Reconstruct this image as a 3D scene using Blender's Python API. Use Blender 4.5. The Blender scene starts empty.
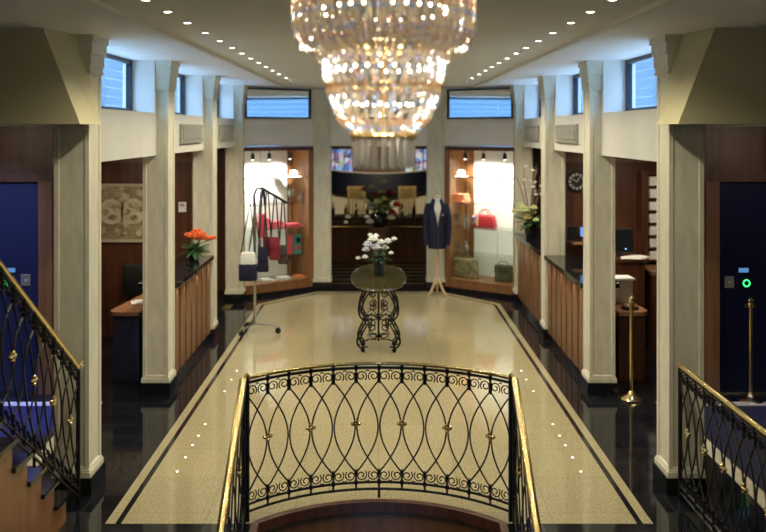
import bpy, bmesh, math, random
from mathutils import Vector, Matrix, Euler
R = random.Random(7)
S = bpy.context.scene
COL = S.collection
PI = math.pi
F, H, VX, VY = 850.0, 2.7, 379.0, 130.0      # focal length in px, eye height, vanishing point of the 766x532 frame

def at(px, py, Y):
    return Vector(((px - VX) * Y / F, Y, H - (py - VY) * Y / F))

# ------------------------------------------------------------------ materials
MATS = {}
def mat(name, col=(.5, .5, .5), rough=.5, metal=0.0, spec=.5, **kw):
    m = bpy.data.materials.new(name); m.use_nodes = True
    b = m.node_tree.nodes['Principled BSDF']
    b.inputs['Base Color'].default_value = (*col, 1)
    b.inputs['Roughness'].default_value = rough
    b.inputs['Metallic'].default_value = metal
    b.inputs['Specular IOR Level'].default_value = spec
    for k, v in kw.items():
        b.inputs[k.replace('_', ' ')].default_value = v
    MATS[name] = m
    return m

def nodes(m):
    return m.node_tree.nodes, m.node_tree.links, m.node_tree.nodes['Principled BSDF']

def ramp(m, src, stops):
    n, l, b = nodes(m)
    r = n.new('ShaderNodeValToRGB')
    while len(r.color_ramp.elements) < len(stops):
        r.color_ramp.elements.new(.5)
    for e, (p, c) in zip(r.color_ramp.elements, stops):
        e.position = p; e.color = (*c, 1)
    l.new(src, r.inputs[0])
    return r

def coords(m, scale=(1, 1, 1), kind='Object'):
    n, l, b = nodes(m)
    t = n.new('ShaderNodeTexCoord'); mp = n.new('ShaderNodeMapping')
    mp.inputs['Scale'].default_value = scale
    l.new(t.outputs[kind], mp.inputs[0])
    return mp.outputs[0]

def noisy(name, c1, c2, scale=(8, 8, 8), rough=.5, detail=6, nscale=1.0, bump=0, **kw):
    m = mat(name, c1, rough, **kw)
    n, l, b = nodes(m)
    t = n.new('ShaderNodeTexNoise'); t.inputs['Scale'].default_value = nscale; t.inputs['Detail'].default_value = detail
    l.new(coords(m, scale), t.inputs['Vector'])
    r = ramp(m, t.outputs['Fac'], [(.32, c1), (.68, c2)])
    l.new(r.outputs[0], b.inputs['Base Color'])
    if bump:
        bp = n.new('ShaderNodeBump'); bp.inputs['Strength'].default_value = bump; bp.inputs['Distance'].default_value = .01
        l.new(t.outputs['Fac'], bp.inputs['Height']); l.new(bp.outputs[0], b.inputs['Normal'])
    return m

def glass_mix(name, tint=(1, 1, 1), refl=.12, rough=.02):
    m = bpy.data.materials.new(name); m.use_nodes = True
    n, l = m.node_tree.nodes, m.node_tree.links
    n.clear()
    o = n.new('ShaderNodeOutputMaterial'); tr = n.new('ShaderNodeBsdfTransparent'); gl = n.new('ShaderNodeBsdfGlossy')
    mx = n.new('ShaderNodeMixShader'); lw = n.new('ShaderNodeLayerWeight'); pw = n.new('ShaderNodeMath'); pw.operation = 'POWER'; pw.inputs[1].default_value = 5
    l.new(lw.outputs['Facing'], pw.inputs[0])
    tr.inputs[0].default_value = (*tint, 1); gl.inputs['Roughness'].default_value = rough
    ma = n.new('ShaderNodeMath'); ma.operation = 'ADD'; ma.inputs[1].default_value = refl - .03; ma.use_clamp = True
    l.new(pw.outputs[0], ma.inputs[0]); l.new(ma.outputs[0], mx.inputs[0])
    l.new(tr.outputs[0], mx.inputs[1]); l.new(gl.outputs[0], mx.inputs[2]); l.new(mx.outputs[0], o.inputs[0])
    MATS[name] = m
    return m

def emit(name, col, strength):
    m = mat(name, (0.02, 0.02, 0.02), .4)
    b = m.node_tree.nodes['Principled BSDF']
    b.inputs['Emission Color'].default_value = (*col, 1); b.inputs['Emission Strength'].default_value = strength
    return m

wood = noisy('mahogany', (.055, .018, .009), (.115, .040, .018), (14, 14, .9), .42)
wood_walnut = noisy('walnut_panel', (.17, .085, .042), (.25, .13, .065), (16, 16, .8), .32)  # lighter brown wood of counters, jambs and mouldings
wood_case = noisy('cherry_wood', (.20, .085, .030), (.29, .13, .05), (14, 14, .9), .3)
wood_pale = noisy('pale_beech', (.55, .40, .22), (.66, .50, .30), (20, 20, 2), .4)
wood_desk = noisy('desk_veneer', (.30, .13, .065), (.40, .19, .10), (1.5, 14, 14), .25)
stone = noisy('cream_stone', (.61, .58, .46), (.71, .68, .56), (9, 9, 2.5), .45, nscale=2.2)
white_lit = noisy('white_plaster_lit', (.76, .74, .70), (.82, .80, .76), (2, 2, 2), .7)  # paler copy of white plaster: light painted in for the dim end wall
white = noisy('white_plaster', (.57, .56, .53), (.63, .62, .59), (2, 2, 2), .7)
ceil_m = noisy('ceiling_plaster', (.74, .71, .60), (.78, .75, .64), (1.5, 1.5, 1.5), .75)
soffit_m = noisy('soffit_plaster', (.78, .77, .74), (.82, .81, .78), (1.5, 1.5, 1.5), .7)
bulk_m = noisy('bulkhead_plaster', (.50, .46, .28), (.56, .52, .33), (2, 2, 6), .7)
iron = mat('black_iron', (.012, .012, .014), .38, .6)
brass = mat('polished_brass', (.80, .62, .30), .18, 1.0)
brass_dull = mat('aged_brass', (.62, .45, .17), .3, 1.0)
chrome = mat('brushed_chrome', (.72, .73, .75), .2, 1.0)
black = mat('black_plastic', (.012, .012, .014), .4)
blackstone = noisy('black_granite', (.006, .007, .009), (.014, .015, .018), (30, 30, 30), .06)
navy = noisy('navy_cloth', (.005, .006, .026), (.010, .012, .045), (40, 40, 40), .85)
whitecloth = noisy('white_cloth', (.70, .70, .68), (.80, .80, .78), (40, 40, 40), .9)
crimson = noisy('crimson_cloth', (.17, .010, .025), (.26, .016, .04), (40, 40, 40), .7)
darkred = noisy('dark_red_cloth', (.09, .006, .014), (.14, .010, .022), (40, 40, 40), .75)
rosecloth = noisy('rose_cloth', (.70, .07, .12), (.80, .11, .16), (40, 40, 40), .7)
browncloth = noisy('dark_brown_cloth', (.045, .028, .025), (.075, .045, .038), (40, 40, 40), .8)
redleather = noisy('red_leather', (.50, .025, .04), (.62, .04, .055), (30, 30, 30), .35)
goldcloth = noisy('gold_green_cloth', (.12, .11, .045), (.48, .42, .26), (9, 9, 14), .45, nscale=1.3)
olive = noisy('dark_olive_leather', (.05, .055, .03), (.09, .095, .055), (20, 20, 20), .4)
coral = noisy('coral_cloth', (.75, .20, .09), (.85, .34, .18), (30, 30, 30), .8)
pagewhite = mat('paper_white', (.80, .79, .76), .8)
teal = mat('teal_card', (.05, .32, .32), .5)
redcard = mat('red_card', (.62, .05, .07), .5)
leaf_m = noisy('leaf_green', (.02, .07, .015), (.05, .14, .03), (30, 30, 30), .5)
stem_m = mat('stem_green', (.05, .11, .03), .6)
twig_m = mat('pale_twig', (.20, .15, .09), .7)
petal_white = noisy('white_petal', (.78, .78, .74), (.86, .85, .80), (30, 30, 30), .7)
petal_lilac = noisy('lilac_petal', (.74, .71, .80), (.80, .78, .86), (30, 30, 30), .7)
petal_green = noisy('lime_petal', (.55, .60, .28), (.70, .74, .42), (30, 30, 30), .7)
petal_orange = noisy('orange_petal', (.80, .13, .03), (.88, .22, .05), (30, 30, 30), .6)
petal_red = noisy('red_petal', (.22, .012, .015), (.34, .025, .03), (30, 30, 30), .6)
petal_yellow = noisy('yellow_petal', (.55, .50, .20), (.66, .60, .32), (30, 30, 30), .6)
darkglass = mat('dark_glass', (.012, .016, .02), .05, 0, .6)
mirror_m = mat('mirror_glass', (.82, .84, .84), .015, 1.0)
pane_m = glass_mix('window_glass', (.93, .97, 1.0), .05)
case_glass = glass_mix('showcase_glass', (.97, .98, .97), .045)
shelf_glass = glass_mix('shelf_glass', (.955, .985, .97), .14)
frame_m = mat('dark_window_frame', (.012, .016, .035), .4)
plaque_m = noisy('plaque_metal', (.30, .30, .27), (.44, .43, .39), (22, 22, 22), .4, nscale=1.5, metal=.35)
lift_m = mat('blue_lift_door', (.035, .050, .16), .28, .35)
lift_dark = mat('dark_blue_lift_door', (.012, .015, .060), .28, .35)
carpet_m = noisy('blue_carpet', (.006, .007, .030), (.014, .013, .050), (60, 60, 60), .95)
marble_band = noisy('cream_marble', (.60, .54, .42), (.70, .64, .52), (6, 6, 6), .2)
bulb_m = emit('warm_bulb', (1, .86, .66), 24)
down_m = emit('downlight_glow', (1, .84, .62), 26)
led_m = emit('floor_led', (1, .9, .72), 7)
strip_m = emit('strip_glow', (1, .74, .42), .5)
caselamp_m = emit('case_lamp_glow', (1, .88, .70), 18)
green_m = emit('green_indicator', (.05, 1, .25), 3)
blue_disp = emit('blue_display', (.12, .35, .75), .8)
screen_m = emit('monitor_screen', (.20, .42, .95), 1.0)
spark_m = emit('blue_led', (.3, .5, 1), 6)

# cream terrazzo
terrazzo = mat('cream_terrazzo', (.55, .47, .30), .07)
n, l, b = nodes(terrazzo)
t1 = n.new('ShaderNodeTexNoise'); t1.inputs['Scale'].default_value = 60; t1.inputs['Detail'].default_value = 5
t2 = n.new('ShaderNodeTexVoronoi'); t2.inputs['Scale'].default_value = 75
cc = coords(terrazzo)
l.new(cc, t1.inputs['Vector']); l.new(cc, t2.inputs['Vector'])
r1 = ramp(terrazzo, t1.outputs['Fac'], [(.36, (.35, .30, .17)), (.64, (.53, .46, .29))])
r2 = ramp(terrazzo, t2.outputs['Distance'], [(.10, (.72, .70, .66)), (.5, (1, 1, 1))])
mx = n.new('ShaderNodeMixRGB'); mx.blend_type = 'MULTIPLY'; mx.inputs[0].default_value = .8
l.new(r1.outputs[0], mx.inputs[1]); l.new(r2.outputs[0], mx.inputs[2])
bk = n.new('ShaderNodeTexBrick'); bk.inputs['Scale'].default_value = 1; bk.offset = 0
for k, v in (('Brick Width', .6), ('Row Height', .6), ('Mortar Size', .003)): bk.inputs[k].default_value = v
bk.inputs['Color1'].default_value = (1, 1, 1, 1); bk.inputs['Color2'].default_value = (.93, .93, .92, 1); bk.inputs['Mortar'].default_value = (.72, .7, .66, 1)
l.new(cc, bk.inputs['Vector'])
mx2 = n.new('ShaderNodeMixRGB'); mx2.blend_type = 'MULTIPLY'; mx2.inputs[0].default_value = 1
l.new(mx.outputs[0], mx2.inputs[1]); l.new(bk.outputs['Color'], mx2.inputs[2])
l.new(mx2.outputs[0], b.inputs['Base Color'])
# black tile
tile = mat('black_tile', (.01, .01, .012), .07)
n, l, b = nodes(tile)
bk = n.new('ShaderNodeTexBrick'); bk.inputs['Scale'].default_value = 1; bk.offset = .5
for k, v in (('Brick Width', .6), ('Row Height', .3), ('Mortar Size', .005)): bk.inputs[k].default_value = v
bk.inputs['Color1'].default_value = (.006, .007, .010, 1); bk.inputs['Color2'].default_value = (.013, .014, .018, 1); bk.inputs['Mortar'].default_value = (.032, .035, .045, 1)
l.new(coords(tile), bk.inputs['Vector']); l.new(bk.outputs['Color'], b.inputs['Base Color'])
# crystal: faint tint per bead, painted in for dispersed light
crystal = bpy.data.materials.new('cut_crystal'); crystal.use_nodes = True
n, l = crystal.node_tree.nodes, crystal.node_tree.links
n.clear()
o = n.new('ShaderNodeOutputMaterial'); g = n.new('ShaderNodeNewGeometry'); rp = n.new('ShaderNodeValToRGB')
for i, (p, c) in enumerate([(0, (1, .95, .84)), (.3, (1, .99, .96)), (.55, (.98, .88, .70)), (.75, (.80, .78, 1)), (.88, (.62, .76, 1)), (.95, (1, .78, .66))]):
    e = rp.color_ramp.elements[i] if i < 2 else rp.color_ramp.elements.new(p)
    e.position = p; e.color = (*c, 1)
rp.color_ramp.interpolation = 'CONSTANT'
l.new(g.outputs['Random Per Island'], rp.inputs[0])
gl = n.new('ShaderNodeBsdfGlass'); gl.inputs['IOR'].default_value = 1.6; gl.inputs['Roughness'].default_value = 0.03
tl = n.new('ShaderNodeBsdfTranslucent'); gs = n.new('ShaderNodeBsdfGlossy'); gs.inputs['Roughness'].default_value = .06
m1 = n.new('ShaderNodeMixShader'); m1.inputs[0].default_value = .55
m2 = n.new('ShaderNodeMixShader'); m2.inputs[0].default_value = .18
for x in (gl, tl, gs): l.new(rp.outputs[0], x.inputs[0])
l.new(gl.outputs[0], m1.inputs[1]); l.new(tl.outputs[0], m1.inputs[2]); l.new(m1.outputs[0], m2.inputs[1]); l.new(gs.outputs[0], m2.inputs[2])
l.new(m2.outputs[0], o.inputs[0])
rod_m = mat('clear_crystal', (.92, .90, .88), .04, Transmission_Weight=.72, IOR=1.5)
# old map
mapm = mat('old_map_print', (.62, .52, .34), .6)
# stained glass
stained = mat('stained_glass', (.1, .1, .1), .2)
n, l, b = nodes(stained)
v = n.new('ShaderNodeTexVoronoi'); v.inputs['Scale'].default_value = 9
l.new(coords(stained, (1, 1, 1.0)), v.inputs['Vector'])
sep = n.new('ShaderNodeSeparateColor'); l.new(v.outputs['Color'], sep.inputs[0])
rr = ramp(stained, sep.outputs[0], [(0, (.05, .15, .6)), (.3, (.25, .45, .9)), (.5, (.8, .85, .95)), (.7, (.5, .25, .5)), (.85, (.03, .04, .1)), (1, (.6, .7, .5))])
l.new(rr.outputs[0], b.inputs['Base Color']); l.new(rr.outputs[0], b.inputs['Emission Color']); b.inputs['Emission Strength'].default_value = .55

# ------------------------------------------------------------------ mesh builder
class MB:
    def __init__(s): s.v = []; s.f = []
    def add(s, vs, fs):
        k = len(s.v); s.v += [tuple(x) for x in vs]; s.f += [tuple(i + k for i in f) for f in fs]; return s
    def box(s, x0, x1, y0, y1, z0, z1, M=None):
        vs = [Vector(p) for p in ((x0,y0,z0),(x1,y0,z0),(x1,y1,z0),(x0,y1,z0),(x0,y0,z1),(x1,y0,z1),(x1,y1,z1),(x0,y1,z1))]
        if M is not None: vs = [M @ p for p in vs]
        return s.add(vs, [(0,3,2,1),(4,5,6,7),(0,1,5,4),(1,2,6,5),(2,3,7,6),(3,0,4,7)])
    def rbox(s, x0, x1, y0, y1, z0, z1, r=.01, seg=2, M=None, taper=1.0):
        b = bmesh.new(); bmesh.ops.create_cube(b, size=1)
        for p in b.verts:
            tx = taper if p.co.z > 0 else 1
            p.co = Vector(((x0+x1)/2 + p.co.x*(x1-x0)*tx, (y0+y1)/2 + p.co.y*(y1-y0)*tx, (z0+z1)/2 + p.co.z*(z1-z0)))
        bmesh.ops.bevel(b, geom=b.edges[:], offset=r, segments=seg, affect='EDGES', profile=.5)
        b.verts.index_update()
        vs = [p.co.copy() for p in b.verts]
        if M is not None: vs = [M @ p for p in vs]
        fs = [[p.index for p in f.verts] for f in b.faces]; b.free()
        return s.add(vs, fs)
    def prism(s, poly, z0, z1, M=None):
        n = len(poly)
        vs = [Vector((x, y, z0)) for x, y in poly] + [Vector((x, y, z1)) for x, y in poly]
        if M is not None: vs = [M @ p for p in vs]
        return s.add(vs, [tuple(range(n))[::-1], tuple(range(n, 2*n))] + [(i, (i+1) % n, n + (i+1) % n, n + i) for i in range(n)])
    def tube(s, pts, r, n=6, closed=False):
        pts = [Vector(p) for p in pts]; m = len(pts)
        if m < 2: return s
        rs = r if isinstance(r, (list, tuple)) else [r] * m
        vs = []; up = None
        for i, p in enumerate(pts):
            a = pts[(i-1) % m] if (closed or i > 0) else p
            c = pts[(i+1) % m] if (closed or i < m-1) else p
            t = (c - a)
            t = t.normalized() if t.length > 1e-9 else Vector((0, 0, 1))
            if up is None:
                up = Vector((0, 0, 1)) if abs(t.z) < .9 else Vector((1, 0, 0))
            u = up - t * up.dot(t)
            if u.length < 1e-6: u = t.orthogonal()
            u.normalize(); w = t.cross(u); up = u
            for k in range(n):
                q = 2*PI*k/n
                vs.append(p + (u*math.cos(q) + w*math.sin(q)) * rs[i])
        fs = []
        for i in range(m if closed else m-1):
            j = (i+1) % m
            for k in range(n):
                fs.append((i*n+k, i*n+(k+1) % n, j*n+(k+1) % n, j*n+k))
        if not closed:
            fs += [tuple(range(n))[::-1], tuple(range((m-1)*n, m*n))]
        return s.add(vs, fs)
    def lathe(s, prof, c=(0, 0, 0), n=20, M=None, sx=1, sy=1):
        vs = []; m = len(prof); c = Vector(c)
        for r, z in prof:
            for k in range(n):
                q = 2*PI*k/n; vs.append(c + Vector((sx*r*math.cos(q), sy*r*math.sin(q), z)))
        if M is not None: vs = [M @ p for p in vs]
        fs = [(i*n+k, i*n+(k+1) % n, (i+1)*n+(k+1) % n, (i+1)*n+k) for i in range(m-1) for k in range(n)]
        fs += [tuple(range(n))[::-1], tuple(range((m-1)*n, m*n))]
        return s.add(vs, fs)
    def ball(s, c, r, sc=(1, 1, 1), n=10, m=6, M=None):
        c = Vector(c); vs = [Vector((0, 0, -1))]
        for i in range(1, m):
            a = PI*i/m
            for k in range(n):
                q = 2*PI*k/n; vs.append(Vector((math.sin(a)*math.cos(q), math.sin(a)*math.sin(q), -math.cos(a))))
        vs.append(Vector((0, 0, 1)))
        fs = [(0, 1+(k+1) % n, 1+k) for k in range(n)]
        for i in range(m-2):
            for k in range(n): fs.append((1+i*n+k, 1+i*n+(k+1) % n, 1+(i+1)*n+(k+1) % n, 1+(i+1)*n+k))
        e = 1+(m-1)*n
        fs += [(e, 1+(m-2)*n+k, 1+(m-2)*n+(k+1) % n) for k in range(n)]
        vs = [Vector((p.x*r*sc[0], p.y*r*sc[1], p.z*r*sc[2])) for p in vs]
        if M is not None: vs = [M @ p for p in vs]
        return s.add([p + c for p in vs], fs)
    def bead(s, c, r, h=1.25):
        c = Vector(c); vs = [c + Vector(p)*r for p in ((1,0,0),(0,1,0),(-1,0,0),(0,-1,0),(0,0,h),(0,0,-h))]
        return s.add(vs, [(0,1,4),(1,2,4),(2,3,4),(3,0,4),(1,0,5),(2,1,5),(3,2,5),(0,3,5)])
    def torus(s, c, R_, r, n=32, m=8, M=None):
        c = Vector(c); pts = [Vector((R_*math.cos(2*PI*i/n), R_*math.sin(2*PI*i/n), 0)) for i in range(n)]
        if M is not None: pts = [M @ p for p in pts]
        return s.tube([p + c for p in pts], r, m, True)
    def build(s, name, m, parent=None, smooth=False):
        me = bpy.data.meshes.new(name); me.from_pydata(s.v, [], s.f); me.validate()
        me.materials.append(m)
        b = bmesh.new(); b.from_mesh(me)
        bmesh.ops.recalc_face_normals(b, faces=b.faces[:])
        if smooth:
            for f in b.faces: f.smooth = True
            for e in b.edges:
                if len(e.link_faces) == 2 and e.calc_face_angle(0) > .7: e.smooth = False
        b.to_mesh(me); b.free()
        o = bpy.data.objects.new(name, me); COL.objects.link(o)
        if parent is not None: o.parent = parent
        return o

def thing(name, label, cat, loc=(0, 0, 0), rz=0, group=None):
    o = bpy.data.objects.new(name, None); COL.objects.link(o)
    o.empty_display_size = .05
    o.location = loc; o.rotation_euler = (0, 0, rz)
    return tag(o, label, cat, group)
def tag(o, label, cat=None, group=None, kind=None):
    o['label'] = label
    if cat: o['category'] = cat
    if group: o['group'] = group
    if kind: o['kind'] = kind
    return o
def struct(o, label=None):
    o['kind'] = 'structure'
    if label: o['label'] = label
    return o
def sroot(name, label, loc=(0, 0, 0), rz=0):
    o = bpy.data.objects.new(name, None); COL.objects.link(o); o.location = loc; o.rotation_euler = (0, 0, rz)
    return struct(o, label)
def put(o, loc, rz=0):
    o.location = loc; o.rotation_euler = (0, 0, rz); return o
def copy_thing(o, label, loc, rz=0):
    c = o.copy(); COL.objects.link(c); c.location = loc; c.rotation_euler = (0, 0, rz); c['label'] = label
    for ch in list(o.children):
        d = ch.copy(); COL.objects.link(d); d.parent = c
        for g_ in list(ch.children):
            e = g_.copy(); COL.objects.link(e); e.parent = d
    return c
NTH = ['first', 'second', 'third', 'fourth', 'fifth', 'sixth', 'seventh', 'eighth', 'ninth', 'tenth', 'eleventh', 'twelfth', 'thirteenth', 'fourteenth', 'fifteenth']

# ------------------------------------------------------------------ setting: floor
ARC_C, ARC_R = 4.97, 1.216
NEAR = 5.83
a0 = math.acos((NEAR - ARC_C) / ARC_R)
WELL = ARC_R * math.sin(a0)
arc = [(ARC_R*math.sin(-a0 + 2*a0*i/28), ARC_C + ARC_R*math.cos(-a0 + 2*a0*i/28)) for i in range(29)]
YC = [6.30, 8.67, 11.0, 13.35]            # near faces of the columns
XI, XO, DEP = 2.15, 2.41, .28
floor = sroot('floor', 'polished lobby floor of cream terrazzo and black tile')
MB().prism([(-1.88, NEAR)] + arc + [(1.88, NEAR), (1.88, 13.2), (1.04, 14.2), (-1.04, 14.2), (-1.88, 13.2)], -.12, 0).build('terrazzo_field', terrazzo, floor)
bt = MB()
bt.prism([(-6.5, -2), (-WELL, -2), (-WELL, NEAR), (-1.88, NEAR), (-1.88, 13.2), (-1.04, 14.2), (0, 14.2), (0, 20.6), (-6.5, 20.6)], -.12, 0)
bt.prism([(6.5, -2), (WELL, -2), (WELL, NEAR), (1.88, NEAR), (1.88, 13.2), (1.04, 14.2), (0, 14.2), (0, 20.6), (6.5, 20.6)][::-1], -.12, 0)
bt.box(-WELL, WELL, -2, 2.6, -.12, 0)
bt.build('black_tile_border', tile, floor)
ln = MB()
def ribbon(mb, pts, w, z0, z1):
    L, Rr = [], []
    for i, p in enumerate(pts):
        a = Vector(pts[max(i-1, 0)]); c = Vector(pts[min(i+1, len(pts)-1)]); p = Vector(p)
        d = (c - a).normalized(); nn = Vector((-d.y, d.x))
        L.append(p + nn*w/2); Rr.append(p - nn*w/2)
    for i in range(len(pts)-1):
        mb.prism([L[i], L[i+1], Rr[i+1], Rr[i]], z0, z1)
ribbon(ln, [(-1.79, NEAR), (-1.79, 13.12), (-1.0, 14.08), (1.0, 14.08), (1.79, 13.12), (1.79, NEAR)], .04, -.01, .0015)
ln.build('black_inlay_line', blackstone, floor)
# stairwell below the curved rail
sw = sroot('wall_stairwell', 'curved dark wood wall of the stairwell below the railing')
q = MB()
pr = [(-WELL, 2.6)] + arc + [(WELL, 2.6)]
vs = [(x, y, -.02) for x, y in pr] + [(x, y, -1.8) for x, y in pr]
m_ = len(pr)
q.add(vs, [(i, i+1, m_+i+1, m_+i) for i in range(m_-1)])
q.build('wood_cladding', wood_case, sw, True)
MB().box(-WELL, WELL, 2.6, 6.3, -1.85, -1.8).build('lower_landing', carpet_m, sw)
q = MB(); ribbon(q, [(-WELL+.015, NEAR-.4)] + [(x*.985, ARC_C + (y-ARC_C)*.985) for x, y in arc] + [(WELL-.015, NEAR-.4)], .05, -.06, .012)
q.build('wood_edge_nosing', wood, sw)

for s, sd in ((-1, 'left'), (1, 'right')):
    cb = sroot('floor_carpet', f'navy carpet with cream marble edging in front of the {sd} lift')
    MB().box(min(s*2.86, s*6.4), max(s*2.86, s*6.4), 2.5, 8.3, .0, .006).build('carpet_field', carpet_m, cb)
    q = MB(); q.box(min(s*2.74, s*2.86), max(s*2.74, s*2.86), 2.5, 8.42, 0, .008); q.box(min(s*2.86, s*6.4), max(s*2.86, s*6.4), 8.3, 8.42, 0, .008)
    q.build('marble_edging', marble_band, cb)

# ------------------------------------------------------------------ ceiling
CZ, SZ, LZ, WZ = 3.422, 3.405, 2.44, 2.875
c = sroot('ceiling', 'plain cream lobby ceiling with a slightly dropped soffit along each side')
MB().box(-1.56, 1.56, -2, 14.7, CZ, CZ+.1).build('ceiling_field', ceil_m, c)
MB().box(-2.6, -1.56, -2, 14.7, SZ, CZ+.1).build('ceiling_soffit', soffit_m, c)
MB().box(1.56, 2.6, -2, 14.7, SZ, CZ+.1).build('ceiling_soffit', soffit_m, c)
q = MB(); q.box(-1.60, -1.555, -2, 14.0, SZ-.012, CZ-.001); q.box(1.555, 1.60, -2, 14.0, SZ-.012, CZ-.001)
q.build('soffit_bead', ceil_m, c)

# ------------------------------------------------------------------ columns
def inset_box(mb, x0, x1, y0, y1, z0, z1, ins=.045, dep=.012):
    b = bmesh.new(); bmesh.ops.create_cube(b, size=1)
    for p in b.verts: p.co = Vector(((x0+x1)/2+p.co.x*(x1-x0), (y0+y1)/2+p.co.y*(y1-y0), (z0+z1)/2+p.co.z*(z1-z0)))
    fs = [f for f in b.faces if abs(f.normal.z) < .5]
    bmesh.ops.inset_individual(b, faces=fs, thickness=ins, depth=0)
    bmesh.ops.inset_individual(b, faces=fs, thickness=.012, depth=-dep)
    b.verts.index_update()
    mb.add([p.co.copy() for p in b.verts], [[p.index for p in f.verts] for f in b.faces]); b.free()
def column(x0, x1, y0, y1, label):
    cx, cy = (x0+x1)/2, (y0+y1)/2; w, d = x1-x0, y1-y0
    r = sroot('column', label, (cx, cy, 0))
    q = MB(); inset_box(q, -w/2, w/2, -d/2, d/2, .16, SZ-.27); q.build('shaft', stone, r)
    q = MB()
    for z0, z1, e in ((.125, .165, .014), (.165, .18, .007)): q.box(-w/2-e, w/2+e, -d/2-e, d/2+e, z0, z1)
    q.build('base_moulding', stone, r)
    MB().box(-w/2-.025, w/2+.025, -d/2-.025, d/2+.025, 0, .125).build('plinth', blackstone, r)
    q = MB(); t = SZ
    for z0, z1, e in ((t-.285, t-.265, .016), (t-.265, t-.23, .008), (t-.23, t-.14, .018), (t-.14, t-.05, .032), (t-.05, t, .044)):
        q.box(-w/2-e, w/2+e, -d/2-e, d/2+e, z0, z1)
    q.build('capital', stone, r)
for s, sd in ((-1, 'left'), (1, 'right')):
    for i, y in enumerate(YC):
        xs = sorted((s*XI, s*XO))
        column(xs[0], xs[1], y, y+DEP, f'{NTH[i]} cream stone column from the camera on the {sd} of the hall')
    xs = sorted((s*.82, s*1.11))
    column(xs[0], xs[1], 14.4, 14.68, f'cream stone column on the {sd} of the doorway to the bar')

# ------------------------------------------------------------------ upper bay walls and windows
wn = 0
for s, sd in ((-1, 'left'), (1, 'right')):
    w = sroot(f'wall_{sd}', f'white upper wall panels between the {sd} columns')
    for i in range(3):
        ya, yb = YC[i]+DEP+.05, YC[i+1]-.05
        xs = sorted((s*2.27, s*2.52))
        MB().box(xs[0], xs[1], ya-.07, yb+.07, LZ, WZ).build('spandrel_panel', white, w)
        wn += 1
        fr = sroot(f'window_{wn}', f'{NTH[i]} high window from the camera on the {sd} side')
        x0, x1 = sorted((s*2.50, s*2.555))
        q = MB(); t = .04
        q.box(x0, x1, ya, yb, WZ-.01, WZ+t); q.box(x0, x1, ya, yb, SZ-t, SZ); q.box(x0, x1, ya, ya+t, WZ, SZ); q.box(x0, x1, yb-t, yb, WZ, SZ)
        q.build('window_frame', frame_m, fr)
        MB().box(s*2.53-.004, s*2.53+.004, ya+t, yb-t, WZ+t, SZ-t).build('window_pane', pane_m, fr)
    q = MB()
    for i, y in enumerate(YC):
        xs = sorted((s*2.275, s*2.6)); q.box(xs[0], xs[1], y + (.004 if i == 0 else -.05), y+DEP+.05, LZ+.02 if i else 2.80, SZ)
    q.build('window_reveal', white_lit, w)
    # roof of the side offices
    rf = MB(); xs = sorted((s*2.45, s*4.7)); rf.box(xs[0], xs[1], 8.9, 14.6, LZ+.02, 2.72)
    xs = sorted((s*2.44, s*6.5)); rf.box(xs[0], xs[1], 6.4, 8.7, 2.735, 2.80)
    rf.build('office_soffit', white, w)
    # outside: pale steel railings of the deck beyond the windows
    dk = sroot('exterior_railing', f'pale steel bars beyond the {sd} high windows')
    q = MB()
    for k in range(7):
        z = 3.0 + .11*k; q.tube([(s*3.3, 6.4, z), (s*3.3, 14.5, z)], .007, 6)
    for k in range(7): q.tube([(s*3.3, 6.6+1.2*k, 2.72), (s*3.3, 6.6+1.2*k, 3.75)], .012, 6)
    q.build('deck_bars', mat('painted_steel', (.16, .22, .30), .5), dk)

# sloped bulkheads beside the first columns
for s, sd in ((-1, 'left'), (1, 'right')):
    y0, y1 = 5.86, 6.30
    def X(px, Y): return s*abs((px - VX)*Y/F)
    zt, zb = SZ+.02, H - (124-VY)*5.86/F
    x2, x3 = X(42, y0), X(80, y0); c1 = X(79, y1)
    xe = s*6.5
    vs = [(xe, y0, zt), (x2, y0, zt), (x3, y0, zb), (xe, y0, zb), (xe, y1+.2, zt), (c1, y1, zt), (x3, y1, zb), (xe, y1+.2, zb), (s*2.46, y1+.2, zt), (s*2.46, y1+.2, zb), (s*2.46, y1, zt), (s*2.46, y1, zb)]
    bh = sroot(f'ceiling_bulkhead_{sd}', f'sloping plaster bulkhead beside the first {sd} column')
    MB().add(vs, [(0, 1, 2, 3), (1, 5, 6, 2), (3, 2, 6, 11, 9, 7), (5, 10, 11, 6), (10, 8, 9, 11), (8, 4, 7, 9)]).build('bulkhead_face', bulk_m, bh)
    xs = sorted((s*2.2, s*6.5)); MB().box(xs[0], xs[1], -2, y0+.4, SZ+.03, CZ+.1).build('ceiling_wing', ceil_m, bh)

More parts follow.
